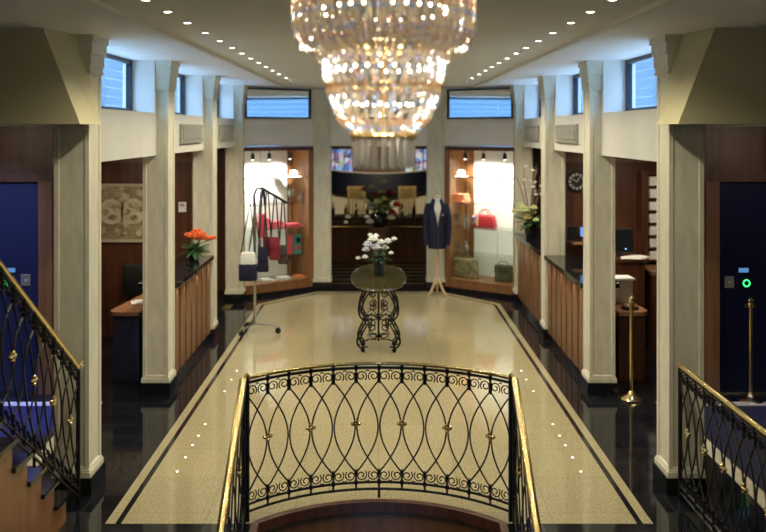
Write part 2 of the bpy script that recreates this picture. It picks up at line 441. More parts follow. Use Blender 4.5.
# ------------------------------------------------------------------ lift walls, offices
def office(s, sd, dn):
    w = sroot(f'wall_lift_{sd}', f'dark wood panelled wall around the {sd} lift door')
    def bx(q, x0, x1, *a):
        x0, x1 = sorted((s*x0, s*x1)); q.box(x0, x1, *a)
    q = MB(); bx(q, 2.95, 3.48, 8.7, 8.9, 0, 2.8); bx(q, 4.75, 6.5, 8.7, 8.9, 0, 2.8); bx(q, 3.48, 4.75, 8.7, 8.9, 2.17, 2.8)
    q.build('wood_panelling', wood, w)
    q = MB(); bx(q, 3.34, 3.48, 8.68, 8.70, 0, 2.17); q.build('door_jamb', wood_walnut, w)
    q = MB(); bx(q, 3.28, 3.9, 8.685, 8.70, 2.28, 2.7); bx(q, 3.95, 4.9, 8.685, 8.70, 2.28, 2.7); q.build('header_panel', wood, w)
    d = sroot(f'door_{dn}', f'{"blue" if s < 0 else "dark blue"} lift door on the {sd}')
    q = MB(); bx(q, 3.48, 4.10, 8.78, 8.84, 0, 2.17); bx(q, 4.11, 4.75, 8.78, 8.84, 0, 2.17); q.build('door_leaf', lift_m if s < 0 else lift_dark, d)
    q = MB(); bx(q, 3.48, 4.75, 8.70, 8.86, 0, .02); q.build('door_sill', chrome, d)
    w = sroot(f'wall_office_{sd}', f'dark wood walls of the {sd} reception office')
    q = MB(); bx(q, 2.445, 4.7, 11.08, 11.2, 0, LZ+.05); bx(q, 4.6, 4.7, 8.9, 11.1, 0, LZ+.05); bx(q, 2.95, 4.7, 8.9, 8.95, 0, LZ+.05)
    q.build('wood_panelling', wood, w)
    q = MB(); bx(q, 2.445, 4.6, 11.05, 11.08, LZ-.16, LZ+.02); q.build('crown_moulding', wood_walnut, w)
    q = MB()
    bx(q, 2.75, 2.85, 11.2, 14.5, 0, LZ+.05); bx(q, 2.25, 2.85, 14.3, 14.4, 0, LZ+.05)
    q.build('side_passage_panelling', wood_walnut if s < 0 else wood, w)
office(-1, 'left', 1); office(1, 'right', 2)

# outer shell
w = sroot('wall_shell', 'outer walls of the lobby')
q = MB(); q.box(-6.6, -6.5, -2, 8.9, 0, 3.55); q.box(6.5, 6.6, -2, 8.9, 0, 3.55); q.box(-6.6, 6.6, -2.1, -2, 0, 3.55)
q.build('shell_plaster', bulk_m, w)

# left staircase
st = sroot('staircase', 'wooden staircase with dark stone treads rising at the left')
N = 10; RISE, GO, Y0 = .17, .215, 5.865
prof = [(Y0, 0)]
for k in range(1, N+1):
    prof += [(Y0-(k-1)*GO, k*RISE), (Y0-k*GO, k*RISE)]
prof += [(Y0-N*GO, 0)]
q = MB(); n_ = len(prof)
q.add([(-2.16, y, z) for y, z in prof] + [(-3.5, y, z) for y, z in prof], [tuple(range(n_)), tuple(range(n_, 2*n_))[::-1]] + [(i, (i+1) % n_, n_+(i+1) % n_, n_+i) for i in range(n_)])
q.build('wood_carcass', wood_case, st)
for k in range(1, N+1):
    MB().box(-3.52, -2.135, Y0-k*GO-.005, Y0-(k-1)*GO+.03, k*RISE, k*RISE+.03).build('tread', blackstone, st)

# ------------------------------------------------------------------ end wall: angled showcases and portal
ANG = math.atan2(.8, 1.07); LEN = math.hypot(.8, 1.07)
CASE = {-1: (Vector((-1.665, 14.0, 0)), ANG), 1: (Vector((1.665, 14.0, 0)), -ANG)}
def LC(s, u, v, z):
    c, a = CASE[s]
    return Vector((c.x + u*math.cos(a) - v*math.sin(a), c.y + u*math.sin(a) + v*math.cos(a), z))
def case_u(s, px, v):
    c, a = CASE[s]; xr = (px - VX)/F
    X0, Y0_ = c.x - v*math.sin(a), c.y + v*math.cos(a)
    return (xr*Y0_ - X0)/(math.cos(a) - xr*math.sin(a))
be = sroot('wall_end', 'white end wall above the showcases and the bar doorway')
for s in (-1, 1):
    c, a = CASE[s]; M = Matrix.Translation(c) @ Matrix.Rotation(a, 4, 'Z')
    MB().box(-LEN/2-.1, LEN/2+.1, 0, .12, LZ, CZ+.02, M).build('upper_wall_panel', white_lit, be)
MB().box(-.83, .83, 14.42, 14.62, LZ, CZ+.02).build('portal_header', white_lit, be)
q = MB(); q.box(-3.0, 3.0, 14.95, 15.05, 2.42, 3.6); q.box(-3.0, 3.0, 13.3, 15.0, CZ+.02, CZ+.12); q.build('plant_wall', white, be)
def mirror(loc, rz, w, z0, z1, label):
    t = thing('wall_mirror', label, 'mirror', (loc[0], loc[1], z0), rz, 'mirrors high on the end wall')
    q = MB(); b_ = .03; h = z1-z0
    q.box(-w/2, w/2, -.04, 0, 0, b_); q.box(-w/2, w/2, -.04, 0, h-b_, h); q.box(-w/2, -w/2+b_, -.04, 0, b_, h-b_); q.box(w/2-b_, w/2, -.04, 0, b_, h-b_)
    q.build('frame', black, t)
    MB().box(-w/2+b_, w/2-b_, -.02, -.002, b_, h-b_).build('mirror_glass', mirror_m, t)
for s, sd in ((-1, 'left'), (1, 'right')):
    c, a = CASE[s]; mirror(LC(s, 0, 0, 0), a, 1.24, 2.885, 3.385, f'black-framed mirror above the {sd} showcase')
mirror((0, 14.42, 0), 0, 1.5, 2.885, 3.385, 'black-framed mirror above the bar doorway behind the chandelier')

# showcase cabinets
BASE, TOPZ, CD = .20, LZ-.02, .60
def showcase(s, sd):
    c, a = CASE[s]
    t = thing('display_case', f'lit glass-fronted cherry wood showcase to the {sd} of the bar doorway', 'showcase', c, a)
    L2 = LEN/2 - .01
    q = MB(); q.box(-L2, L2, -.03, .02, 0, BASE-.02); q.box(-L2, L2, .02, CD, .0, BASE-.02); q.box(-L2, L2, -.04, CD, BASE-.02, BASE); q.build('base', wood_case, t)
    MB().box(-L2, L2, -.05, -.02, 0, .06).build('kick_plate', blackstone, t)
    q = MB(); q.box(-L2, L2, -.035, .03, TOPZ-.06, TOPZ); q.build('head_rail', wood, t)
    for e in (-1, 1):
        inner = e == -s
        wd = .085 if inner else .03
        q = MB(); x0, x1 = sorted((e*L2, e*(L2-wd))); q.box(x0, x1, -.035, .03, BASE, TOPZ-.06); q.build('stile', wood_case if inner else brass_dull, t)
    # side walls, back, roof
    q = MB(); e = -s; x0, x1 = sorted((e*L2, e*(L2-.02))); q.box(x0, x1, .03, CD, BASE, TOPZ); q.build('side_panel', wood_case, t)
    q = MB(); e = s; x0, x1 = sorted((e*L2, e*(L2-.02))); q.box(x0, x1, .03, CD, BASE, TOPZ); q.build('side_panel', white, t)
    sp = case_u(s, 287 if s < 0 else 474, CD-.02)
    xs = sorted((s*L2, sp)); MB().box(xs[0], xs[1], CD-.02, CD, BASE, TOPZ).build('back_panel', mat('bright_back_panel', (.86, .85, .82), .6), t)
    xs = sorted((-s*L2, sp)); MB().box(xs[0], xs[1], CD-.02, CD, BASE, TOPZ).build('back_panel', wood_case, t)
    MB().box(-L2, L2, .03, CD, TOPZ-.02, TOPZ+.0).build('roof', wood_walnut, t)
    MB().box(-L2+.03, L2-.03, .0, .006, BASE, TOPZ-.06).build('glass_pane', case_glass, t)
    for z in (1.90, 1.47, 1.06, .60):
        MB().box(-L2+.03, L2-.03, .10, CD-.03, z-.012, z).build('glass_shelf', shelf_glass, t)
    q = MB()
    for e in (-.28, .28): q.tube([(e, .08, BASE), (e, .08, TOPZ-.05)], .004, 6)
    q.build('shelf_upright', chrome, t)
    for u, py in ((-.38, .16), (-.05, .2), (.35, .2)):
        h = thing_part_spot(t, u, py)
def thing_part_spot(t, u, v):
    q = MB(); q.tube([(u, v, TOPZ-.02), (u, v, TOPZ-.10)], .006, 6)
    q.lathe([(.02, TOPZ-.21), (.032, TOPZ-.205), (.03, TOPZ-.12), (.015, TOPZ-.10)], (u, v, 0), 12)
    p = q.build('spotlight', black, t, True)
    MB().lathe([(.001, TOPZ-.2145), (.022, TOPZ-.2145), (.022, TOPZ-.212), (.001, TOPZ-.212)], (u, v, 0), 12).build('lamp_lens', caselamp_m, p)
    return p
showcase(-1, 'left'); showcase(1, 'right')

# ------------------------------------------------------------------ bar beyond the doorway
w = sroot('wall_bar', 'dark walls and ceiling of the bar beyond the doorway')
q = MB()
for s in (-1, 1):
    xs = sorted((s*1.6, s*1.7)); q.box(xs[0], xs[1], 14.9, 20.6, 0, 2.9)
    xs = sorted((s*1.1, s*1.7)); q.box(xs[0], xs[1], 14.88, 14.95, 0, 2.9)
q.box(-1.7, 1.7, 20.5, 20.6, 0, 2.9); q.build('wood_panelling', wood, w)
MB().box(-1.7, 1.7, 14.6, 20.6, 2.42, 2.5).build('bar_ceiling', ceil_m, w)
MB().box(-1.6, 1.6, 20.46, 20.5, .5, 1.22).build('cream_dado', noisy('cream_panel', (.66, .60, .44), (.74, .68, .52), (3, 3, 3), .6), w)
for k, s in enumerate((-1, 1)):
    g = sroot(f'window_{7+k}', f'coloured glass window at the {"left" if s < 0 else "right"} of the bar')
    x0, x1 = sorted((s*.62, s*1.5))
    MB().box(x0, x1, 20.44, 20.47, 1.68, 2.24).build('window_pane', stained, g)
    q = MB()
    for e in range(5): q.box(x0+(x1-x0)*e/4-.012, x0+(x1-x0)*e/4+.012, 20.42, 20.45, 1.66, 2.26)
    q.box(x0, x1, 20.42, 20.45, 1.64, 1.68); q.box(x0, x1, 20.42, 20.45, 2.24, 2.28); q.build('window_frame', black, g)
t = thing('bar_canopy', 'curved dark navy canopy panel above the bar', 'canopy', (0, 20.0, 1.24))
q = MB(); n_ = 24; vs = []
for i in range(n_+1):
    x = -1.5 + 3*i/n_; yv = .42 - .55*(1-(x/1.5)**2); zt_ = .44 + .10*(x/1.5)**2
    vs += [(x, yv, 0), (x, yv, zt_), (x, yv+.06, zt_), (x, yv+.06, 0)]
fs = [(4*i+k, 4*i+(k+1) % 4, 4*i+4+(k+1) % 4, 4*i+4+k) for i in range(n_) for k in range(4)]
q.add(vs, fs); q.build('canopy_panel', mat('dark_navy_panel', (.006, .009, .022), .35), t, True)
q = MB(); q.tube([(-1.5+3*i/n_, .41-.55*(1-((-1.5+3*i/n_)/1.5)**2), .45+.10*((-1.5+3*i/n_)/1.5)**2) for i in range(n_+1)], .018, 6); q.build('rim', marble_band, t)
t = thing('bar_counter', 'dark wood bar counter with a brass foot line behind the flowers', 'counter', (0, 17.35, 0))
MB().box(-1.58, 1.58, 0, .5, 0, .88).build('body', wood, t)
MB().box(-1.58, 1.58, -.06, .56, .88, .93).build('worktop', noisy('dark_worktop', (.05, .022, .012), (.09, .04, .02), (6, 6, 6), .2), t)
for k in range(-2, 3): 
    MB().box(k*.55-.24, k*.55+.24, -.012, 0, .08, .66).build('front_panel', wood, t)
q = MB(); q.tube([(-1.5, -.03, .73), (1.5, -.03, .73)], .012, 8); q.build('brass_rail', brass_dull, t)
chair_gold = noisy('gilded_wood', (.20, .13, .04), (.30, .20, .07), (20, 20, 2), .4)
for k, (x, sd) in enumerate(((-.50, 'left'), (.62, 'right'))):
    t = thing('bar_chair', f'gold slatted chair back showing above the bar on the {sd}', 'chair', (x, 18.6, 0), 0, 'chairs in the bar')
    MB().rbox(-.2, .2, -.2, .2, .42, .47, .015).build('seat', goldcloth, t)
    for a in (-1, 1):
        for b2 in (-1, 1): MB().box(a*.18-.015, a*.18+.015, b2*.18-.015, b2*.18+.015, 0, 1.43 if b2 > 0 else .43).build('leg', chair_gold, t)
    for e in range(6): MB().box(-.16+e*.056, -.125+e*.056, .17, .19, .5, 1.40).build('back_slat', chair_gold, t)
    MB().box(-.2, .2, .16, .2, 1.40, 1.46).build('top_rail', chair_gold, t)
for k in range(6):
    y = 14.95 + .40*k
    o = MB().box(-1.5, 1.5, y, y+.022, .0, .004).build('brass_floor_strip', brass_dull)
    tag(o, f'{NTH[k]} thin brass strip across the black floor inside the bar doorway', 'floor strip', 'brass strips in the bar floor')
R2 = random.Random(11)
for k in range(11):
    x = -1.2 + .24*k
    o = MB().lathe([(.03, 0), (.035, .02), (.033, .12), (.012, .18), (.012, .24), (.015, .245)], n=10).build('bottle', [browncloth, darkglass, petal_yellow, olive][k % 4], None, True)
    put(o, (x+R2.uniform(-.03, .03), 17.75, .93)); tag(o, f'{NTH[k]} small bottle from the left along the bar counter', 'bottle', 'bottles on the bar')

# ------------------------------------------------------------------ reception counters
def counter(s, y0, y1, label):
    t = thing('reception_counter', label, 'counter', (s*2.34, (y0+y1)/2, 0), 0, 'reception counters between the columns')
    h = (y1-y0)/2
    x0, x1 = sorted((-s*.15, s*.12)); MB().box(x0, x1, -h, h, .0, 1.03).build('body', wood_walnut, t)
    x0, x1 = sorted((-s*.21, s*.2)); MB().rbox(x0, x1, -h, h, 1.03, 1.085, .006).build('worktop', blackstone, t)
    x0, x1 = sorted((-s*.155, -s*.12)); MB().box(x0, x1, -h, h, 0, .09).build('kick_plate', blackstone, t)
    nb = max(4, int(round((y1-y0)/.27)))
    for k in range(nb):
        y = -h + (k+.5)*(2*h/nb)
        x0, x1 = sorted((-s*.15, -s*.172)); MB().box(x0, x1, y-.10, y+.10, .10, 1.0).build('front_panel', wood_walnut, t)
    x0, x1 = sorted((-s*.155, -s*.17)); MB().box(x0, x1, -h+.05, h-.05, 1.012, 1.03).build('light_strip', strip_m, t)
counter(-1, 8.97, 10.97, 'wood reception counter with black stone top on the left below the red lilies')
counter(1, 8.97, 10.97, 'wood reception counter with black stone top between the second and third right columns')
counter(1, 11.30, 13.32, 'wood reception counter with black stone top under the tall branch arrangement')
def desk(s, sd):
    t = thing('office_desk', f'low rounded wooden desk behind the second {sd} column', 'desk', (s*2.735, 9.95, 0), 0, 'desks behind the reception counters')
    q = MB(); pts = []
    w_, d0, d1, rr_ = .17, -.86, .35, .13
    for cx, cy, b0 in ((w_-rr_, d1-.02, 0), (-w_+.02, d1-.02, 90), (-w_+.02, d0+.02, 180), (w_-rr_, d0+rr_, 270)):
        r_ = rr_ if cy < 0 and cx > 0 else .02
        for k in range(7):
            q2 = math.radians(b0 + 90*k/6); pts.append((s*(cx + r_*math.cos(q2)), cy + r_*math.sin(q2)))
    q.prism(pts, .71, .75); q.build('desktop', wood_desk, t)
    x0, x1 = sorted((-s*.15, s*.13)); MB().box(x0, x1, -.80, .31, 0, .71).build('pedestal', noisy('blue_laminate' + sd, (.02, .024, .05), (.03, .035, .07), (8, 8, 8), .4) if s < 0 else wood, t)
desk(-1, 'left'); desk(1, 'right')

# chair behind left desk
t = thing('office_chair', 'black office chair behind the left desk', 'chair', (-3.04, 10.66, 0), .15)
MB().rbox(-.22, .22, -.22, .22, .44, .52, .03).build('seat', black, t, True)
MB().rbox(-.2, .2, .19, .25, .58, .98, .03).build('backrest', black, t, True)
q = MB(); q.tube([(0, 0, .08), (0, 0, .45)], .025, 8); q.tube([(0, .1, .46), (0, .24, .5), (0, .25, .7)], .015, 6)
for k in range(5): q.tube([(0, 0, .1), (.26*math.cos(k*1.2566), .26*math.sin(k*1.2566), .05)], .015, 6)
q.build('pedestal', black, t, True)
for k in range(5): MB().ball((.26*math.cos(k*1.2566), .26*math.sin(k*1.2566), .026), .026, n=8, m=6).build('caster', black, t)
q = MB(); q.box(-.14, .14, -.1, .1, 0, .006); q.box(-.10, .16, -.07, .12, .006, .012)
o = q.build('paper_sheets', pagewhite); put(o, (-2.66, 9.62, .75), .3); tag(o, 'white papers lying on the left desk', 'papers')

# antique map
t = thing('wall_map', 'antique double hemisphere map in a cream frame on the left office wall', 'picture', (-3.72, 11.08, 1.24))
W2, Hh = .72, .76
MB().box(-W2, W2, -.02, 0, 0, Hh).build('map_sheet', noisy('aged_paper', (.24, .18, .09), (.34, .27, .15), (8, 8, 8), .7), t)
q = MB()
for x0, x1, z0, z1 in ((-W2, W2, 0, .035), (-W2, W2, Hh-.035, Hh), (-W2, -W2+.03, .035, Hh-.035), (W2-.03, W2, .035, Hh-.035)): q.box(x0, x1, -.03, 0, z0, z1)
q.build('frame', noisy('cream_frame', (.42, .37, .25), (.48, .42, .29), (8, 8, 8), .5), t)
RX = Matrix.Rotation(PI/2, 4, 'X')
land = noisy('map_land', (.13, .09, .045), (.55, .47, .29), (10, 10, 10), .7, nscale=1.4)
seam = noisy('map_sea', (.36, .30, .19), (.62, .55, .38), (7, 7, 7), .7, nscale=1.4)
for cx, cz, r_ in ((-.34, .38, .28), (.24, .40, .17), (.52, .40, .17), (.38, .17, .09), (.38, .62, .09), (.62, .66, .06), (.12, .66, .06), (.12, .14, .06), (.62, .14, .06)):
    p = MB().lathe([(.001, 0), (r_, 0), (r_, .004), (.001, .004)], (cx, -.021, cz), 28, None) if False else None
    q = MB(); q.lathe([(.0005, 0), (r_, 0), (r_, .006), (.0005, .006)], n=28, M=Matrix.Translation((cx, -.0205, cz)) @ RX)
    d = q.build('map_disc', seam if r_ > .12 else land, t)
    q = MB(); q.torus((cx, -.027, cz), r_, .006, 28, 6, RX); q.build('map_ring', land, d)
    if r_ > .12:
        q = MB()
        for k in range(4):
            a = k*1.7+r_*9; q.ball((cx+.5*r_*math.cos(a), -.027, cz+.5*r_*math.sin(a)), r_*.36, (1, .02, .7), 8, 5)
        q.build('map_continents', land, d)
t = thing('thermostat', 'small white thermostat on the wood wall above the red lilies', 'thermostat', at(182.5, 212, 11.07))
MB().rbox(-.05, .05, -.02, .005, 0, .13, .006).build('housing', pagewhite, t)
MB().box(-.03, .03, -.024, -.019, .075, .11).build('display', plaque_m, t)

# right office contents
t = thing('wall_clock', 'round black wall clock with a ring of white markers', 'clock', (2.57, 11.07, 2.03))
q = MB(); q.lathe([(.001, -.0), (.135, 0), (.14, .015), (.125, .035), (.001, .035)], n=32, M=RX); q.build('case', black, t, True)
q = MB()
for k in range(12):
    a = k*PI/6; q.ball((.092*math.cos(a), -.036, .092*math.sin(a)), .021, (1, .3, 1), 8, 5)
q.build('hour_markers', plaque_m, t)
q = MB(); q.tube([(0, -.04, 0), (.03, -.04, .05)], .004, 5); q.tube([(0, -.042, 0), (-.055, -.042, .03)], .003, 5); q.build('hands', pagewhite, t)
t = thing('wall_shelf', 'narrow wooden shelf carrying the screens below the clock', 'shelf', (2.8, 11.06, 1.24))
MB().box(-.32, .3, -.26, 0, 0, .03).build('board', wood_desk, t)
def monitor(loc, rz, w, h, scr, label):
    t = thing('computer_monitor', label, 'monitor', loc, rz)
    MB().rbox(-w/2, w/2, -.02, .02, .05, .05+h, .006).build('housing', black, t)
    MB().box(-w/2+.012, w/2-.012, -.0225, -.019, .065, .035+h).build('screen', scr, t)
    q = MB(); q.box(-.07, .07, -.05, .05, 0, .012); q.box(-.015, .015, -.01, .01, .01, .06); q.build('stand', black, t)
monitor((2.475, 10.92, 1.27), 0, .14, .15, darkglass, 'small dark screen on the shelf below the clock')
monitor((2.635, 10.92, 1.27), 0, .13, .15, screen_m, 'small screen glowing blue on the shelf below the clock')
monitor((3.04, 10.6, 1.12), .1, .26, .30, darkglass, 'dark monitor with a tiny blue light in the right office')
o = MB().ball((0, 0, 0), .006).build('indicator_light', spark_m); 
mo = [x for x in bpy.data.objects if x.get('label', '').startswith('dark monitor')][0]
o.parent = mo; o.location = (.03, -.024, .10)
t = thing('side_table', 'dark wooden side unit under the papers in the right office', 'cabinet', (3.2, 10.7, 0))
MB().box(-.32, .05, -.3, .36, 0, 1.08).build('body', wood, t); MB().box(-.34, .07, -.32, .37, 1.08, 1.12).build('worktop', wood, t)
for k in range(3):
    q = MB(); q.box(-.12, .12, -.09, .09, 0, .01+.004*k)
    o = q.build('paper_stack', pagewhite); put(o, (3.10+.05*k, 10.46+.03*k, 1.12), .3*k-.2)
    tag(o, ['lowest sheaf of white papers on the right office side unit', 'middle sheaf of white papers on the right office side unit', 'rightmost sheaf of white papers on the right office side unit'][k], 'papers', 'papers in the right office')
t = thing('cabinet', 'wooden cabinet with drawers under the pigeonhole rack', 'cabinet', (3.60, 10.6, 0))
MB().box(-.26, .5, -.25, .45, 0, .93).build('body', wood, t); MB().box(-.28, .52, -.27, .46, .93, .97).build('worktop', wood_walnut, t)
for k in range(3):
    d = MB().box(-.24, .1, -.265, -.25, .08+.29*k, .33+.29*k).build('drawer', wood, t)
    q = MB(); q.tube([(-.15, -.265, .22+.29*k), (-.15, -.285, .22+.29*k), (0, -.285, .22+.29*k), (0, -.265, .22+.29*k)], .006, 6); q.build('handle', brass_dull, d)
t = thing('pigeonhole_rack', 'wooden pigeonhole mail rack on the right office wall', 'rack', (3.72, 11.07, 1.0))
q = MB(); q.box(-.34, .4, -.02, 0, 0, 1.14); q.build('back', wood, t)
MB().box(-.36, -.28, -.2, 0, 0, 1.16).build('side', wood, t); MB().box(.36, .42, -.2, 0, 0, 1.16).build('side', wood, t)
for k in range(8): MB().box(-.30, .38, -.19, -.02, .02+k*.158, .04+k*.158).build('divider', wood, t)
for k in range(7):
    o = MB().box(-.27, .1, -.16, 0, 0, .11).build('mail_bundle', pagewhite); put(o, (3.74, 11.045, 1.041+k*.158))
    tag(o, f'{NTH[k]} white mail bundle from the bottom of the pigeonhole rack', 'mail', 'mail in the pigeonholes')
t = thing('document_tray', 'pale box of papers on the low right desk', 'box', (2.735, 9.66, .75), .1)
MB().rbox(-.13, .11, -.12, .12, 0, .26, .01).build('body', noisy('pale_card', (.40, .36, .28), (.48, .43, .34), (8, 8, 8), .7), t)
MB().box(-.14, .13, -.13, .1, .262, .285).build('papers', pagewhite, t)
o = MB().rbox(-.09, .07, -.06, .06, 0, .035, .012).build('telephone', black, None, True); put(o, (2.74, 9.25, .75), .2); tag(o, 'black telephone on the front of the low right desk', 'telephone')

# plaques
for s, sd in ((-1, 'left'), (1, 'right')):
    for i, (y, L_) in enumerate(((10.22, .56), (12.55, .52))):
        t = thing('wall_plaque', f'{"nearer" if i == 0 else "farther"} grey rectangular relief plaque on the {sd} upper wall', 'plaque', (s*2.27, y, 2.54), 0, 'relief plaques on the upper walls')
        x0, x1 = sorted((0, -s*.03)); MB().rbox(x0, x1, -L_, L_, 0, .23, .01).build('plate', plaque_m, t)
        q = MB(); x0, x1 = sorted((-s*.028, -s*.04))
        q.rbox(x0, x1, -L_+.06, L_-.06, .05, .18, .005); q.build('raised_panel', plaque_m, t)
        for e in (-1, 1):
            for f_ in (.03, .2): MB().ball((-s*.03, e*(L_-.03), f_), .012, n=8, m=6).build('bolt', chrome, t)

# downlights
YD = [4.70, 5.19, 5.72, 6.31, 6.88, 7.46, 8.0, 8.55, 9.13, 9.7, 10.3, 10.95, 11.8]
for s, sd in ((-1, 'left'), (1, 'right')):
    for i, y in enumerate(YD):
        t = thing('downlight', f'{NTH[i]} recessed ceiling downlight from the camera in the {sd} row', 'ceiling light', (s*1.29, y, CZ), 0, f'downlights in the {sd} ceiling row')
        q = MB(); q.lathe([(.020, -.001), (.032, -.004), (.032, .0), (.020, .0)], n=20); q.build('trim_ring', pagewhite, t)
        q = MB(); q.lathe([(.001, -.0035), (.019, -.0035), (.019, 0), (.001, 0)], n=16); q.build('lamp_lens', down_m, t)
for px, py, lab in ((237, 46, 'ceiling sprinkler beside the left downlight row'), (521, 47, 'ceiling sprinkler beside the right downlight row'), (290, 79, 'ceiling sprinkler above the left mirror'), (467, 79, 'ceiling sprinkler above the right mirror')):
    Y = (CZ-H)*F/(VY-py); p = at(px, py, Y)
    t = thing('ceiling_sprinkler', lab, 'sprinkler', (p.x, Y, CZ))
    MB().lathe([(.001, -.006), (.028, -.006), (.03, 0), (.001, 0)], n=12).build('escutcheon', pagewhite, t)
    q = MB(); q.tube([(0, 0, -.006), (0, 0, -.05)], .007, 6); q.lathe([(.001, -.056), (.022, -.056), (.022, -.05), (.001, -.05)], n=12); q.build('head', chrome, t)
# floor lights
for s, sd in ((-1, 'left'), (1, 'right')):
    for i, y in enumerate((6.71, 7.0, 7.27, 7.50, 7.79, 8.77, 9.18, 9.52)):
        t = thing('floor_light', f'{NTH[i]} tiny floor light from the camera in the {sd} row', 'floor light', (s*1.593, y, 0), 0, f'floor lights in the {sd} row')
        MB().lathe([(.001, .0), (.018, 0), (.016, .003), (.001, .003)], n=12).build('bezel', black, t)
        MB().lathe([(.001, .003), (.010, .003), (.009, .0045), (.001, .0045)], n=10).build('lens', led_m, t)

# lift signals
def switch(px, py, label):
    p = at(px, py, 8.66); p.y = 8.7
    t = thing('switch_plate', label, 'switch', p)
    MB().rbox(-.05, .05, -.015, 0, -.06, .06, .005).build('plate', plaque_m, t)
    MB().ball((0, -.015, 0), .012, (1, .5, 1), 8, 6).build('button', pagewhite, t)
def sdoor(px, py, y): 
    p = at(px, py, y); return p
p = at(26, 280, 8.78)
t = thing('switch_plate', 'grey button plate on the blue left lift door', 'switch', (p.x, 8.78, p.z)); MB().rbox(-.05, .05, -.015, 0, -.06, .06, .005).build('plate', plaque_m, t); MB().ball((0, -.015, 0), .012, (1, .5, 1), 8, 6).build('button', pagewhite, t)
p = at(729, 282, 8.78)
t = thing('switch_plate', 'grey button plate on the dark right lift door', 'switch', (p.x, 8.78, p.z)); MB().rbox(-.05, .05, -.015, 0, -.06, .06, .005).build('plate', plaque_m, t); MB().ball((0, -.015, 0), .012, (1, .5, 1), 8, 6).build('button', pagewhite, t)
for px, py, lab in ((743, 270, 'small blue display above the green ring on the right lift'), (11, 270, 'small teal display above the green light on the left lift')):
    p = at(px, py, 8.78); t = thing('lift_display', lab, 'display', (p.x, 8.78, p.z))
    MB().rbox(-.06, .06, -.015, 0, -.03, .03, .004).build('housing', black, t)
    MB().box(-.05, .05, -.018, -.013, -.022, .022).build('screen', blue_disp, t)
p = at(746, 283, 8.78); t = thing('call_button', 'round green lit call ring on the right lift', 'button', (p.x, 8.78, p.z))
MB().lathe([(.001, 0), (.05, 0), (.045, .012), (.001, .012)], n=20, M=RX).build('housing', black, t)
q = MB(); q.torus((0, -.014, 0), .033, .006, 24, 6, RX); q.build('ring', green_m, t)
p = at(6.5, 282, 8.78); t = thing('exit_light', 'small green lit pictogram on the left lift door', 'indicator', (p.x, 8.78, p.z))
MB().rbox(-.045, .045, -.012, 0, -.05, .05, .004).build('housing', black, t)
q = MB(); q.ball((.008, -.014, .03), .009, (1, .3, 1), 8, 6); q.tube([(.004, -.014, .02), (-.004, -.014, -.006), (-.02, -.014, -.028)], .005, 5); q.tube([(-.004, -.014, -.006), (.014, -.014, -.014), (.012, -.014, -.034)], .005, 5); q.tube([(-.02, -.014, .012), (.004, -.014, .016), (.022, -.014, .004)], .004, 5)
q.build('running_figure', green_m, t)

# stanchions
def stanchion(x, y, label):
    t = thing('stanchion', label, 'stanchion', (x, y, 0), 0, 'brass rope posts')
    MB().lathe([(.115, 0), (.118, .012), (.10, .03), (.055, .045), (.03, .07), (.02, .09)], n=28).build('base', brass, t, True)
    MB().lathe([(.0185, .085), (.0185, .92)], n=16).build('pole', brass, t, True)
    q = MB(); q.lathe([(.019, .92), (.028, .93), (.028, .97), (.022, .98), (.03, .995), (.03, 1.02), (.012, 1.035), (.002, 1.037)], n=18); q.build('finial', brass, t, True)
    for e in (-1, 1): MB().torus((e*.04, 0, .95), .016, .004, 14, 6, RX).build('rope_ring', brass, t, True)
stanchion(2.53, 8.52, 'brass rope post between the first and second right columns')
stanchion(3.70, 8.46, 'brass rope post in front of the dark right lift door')

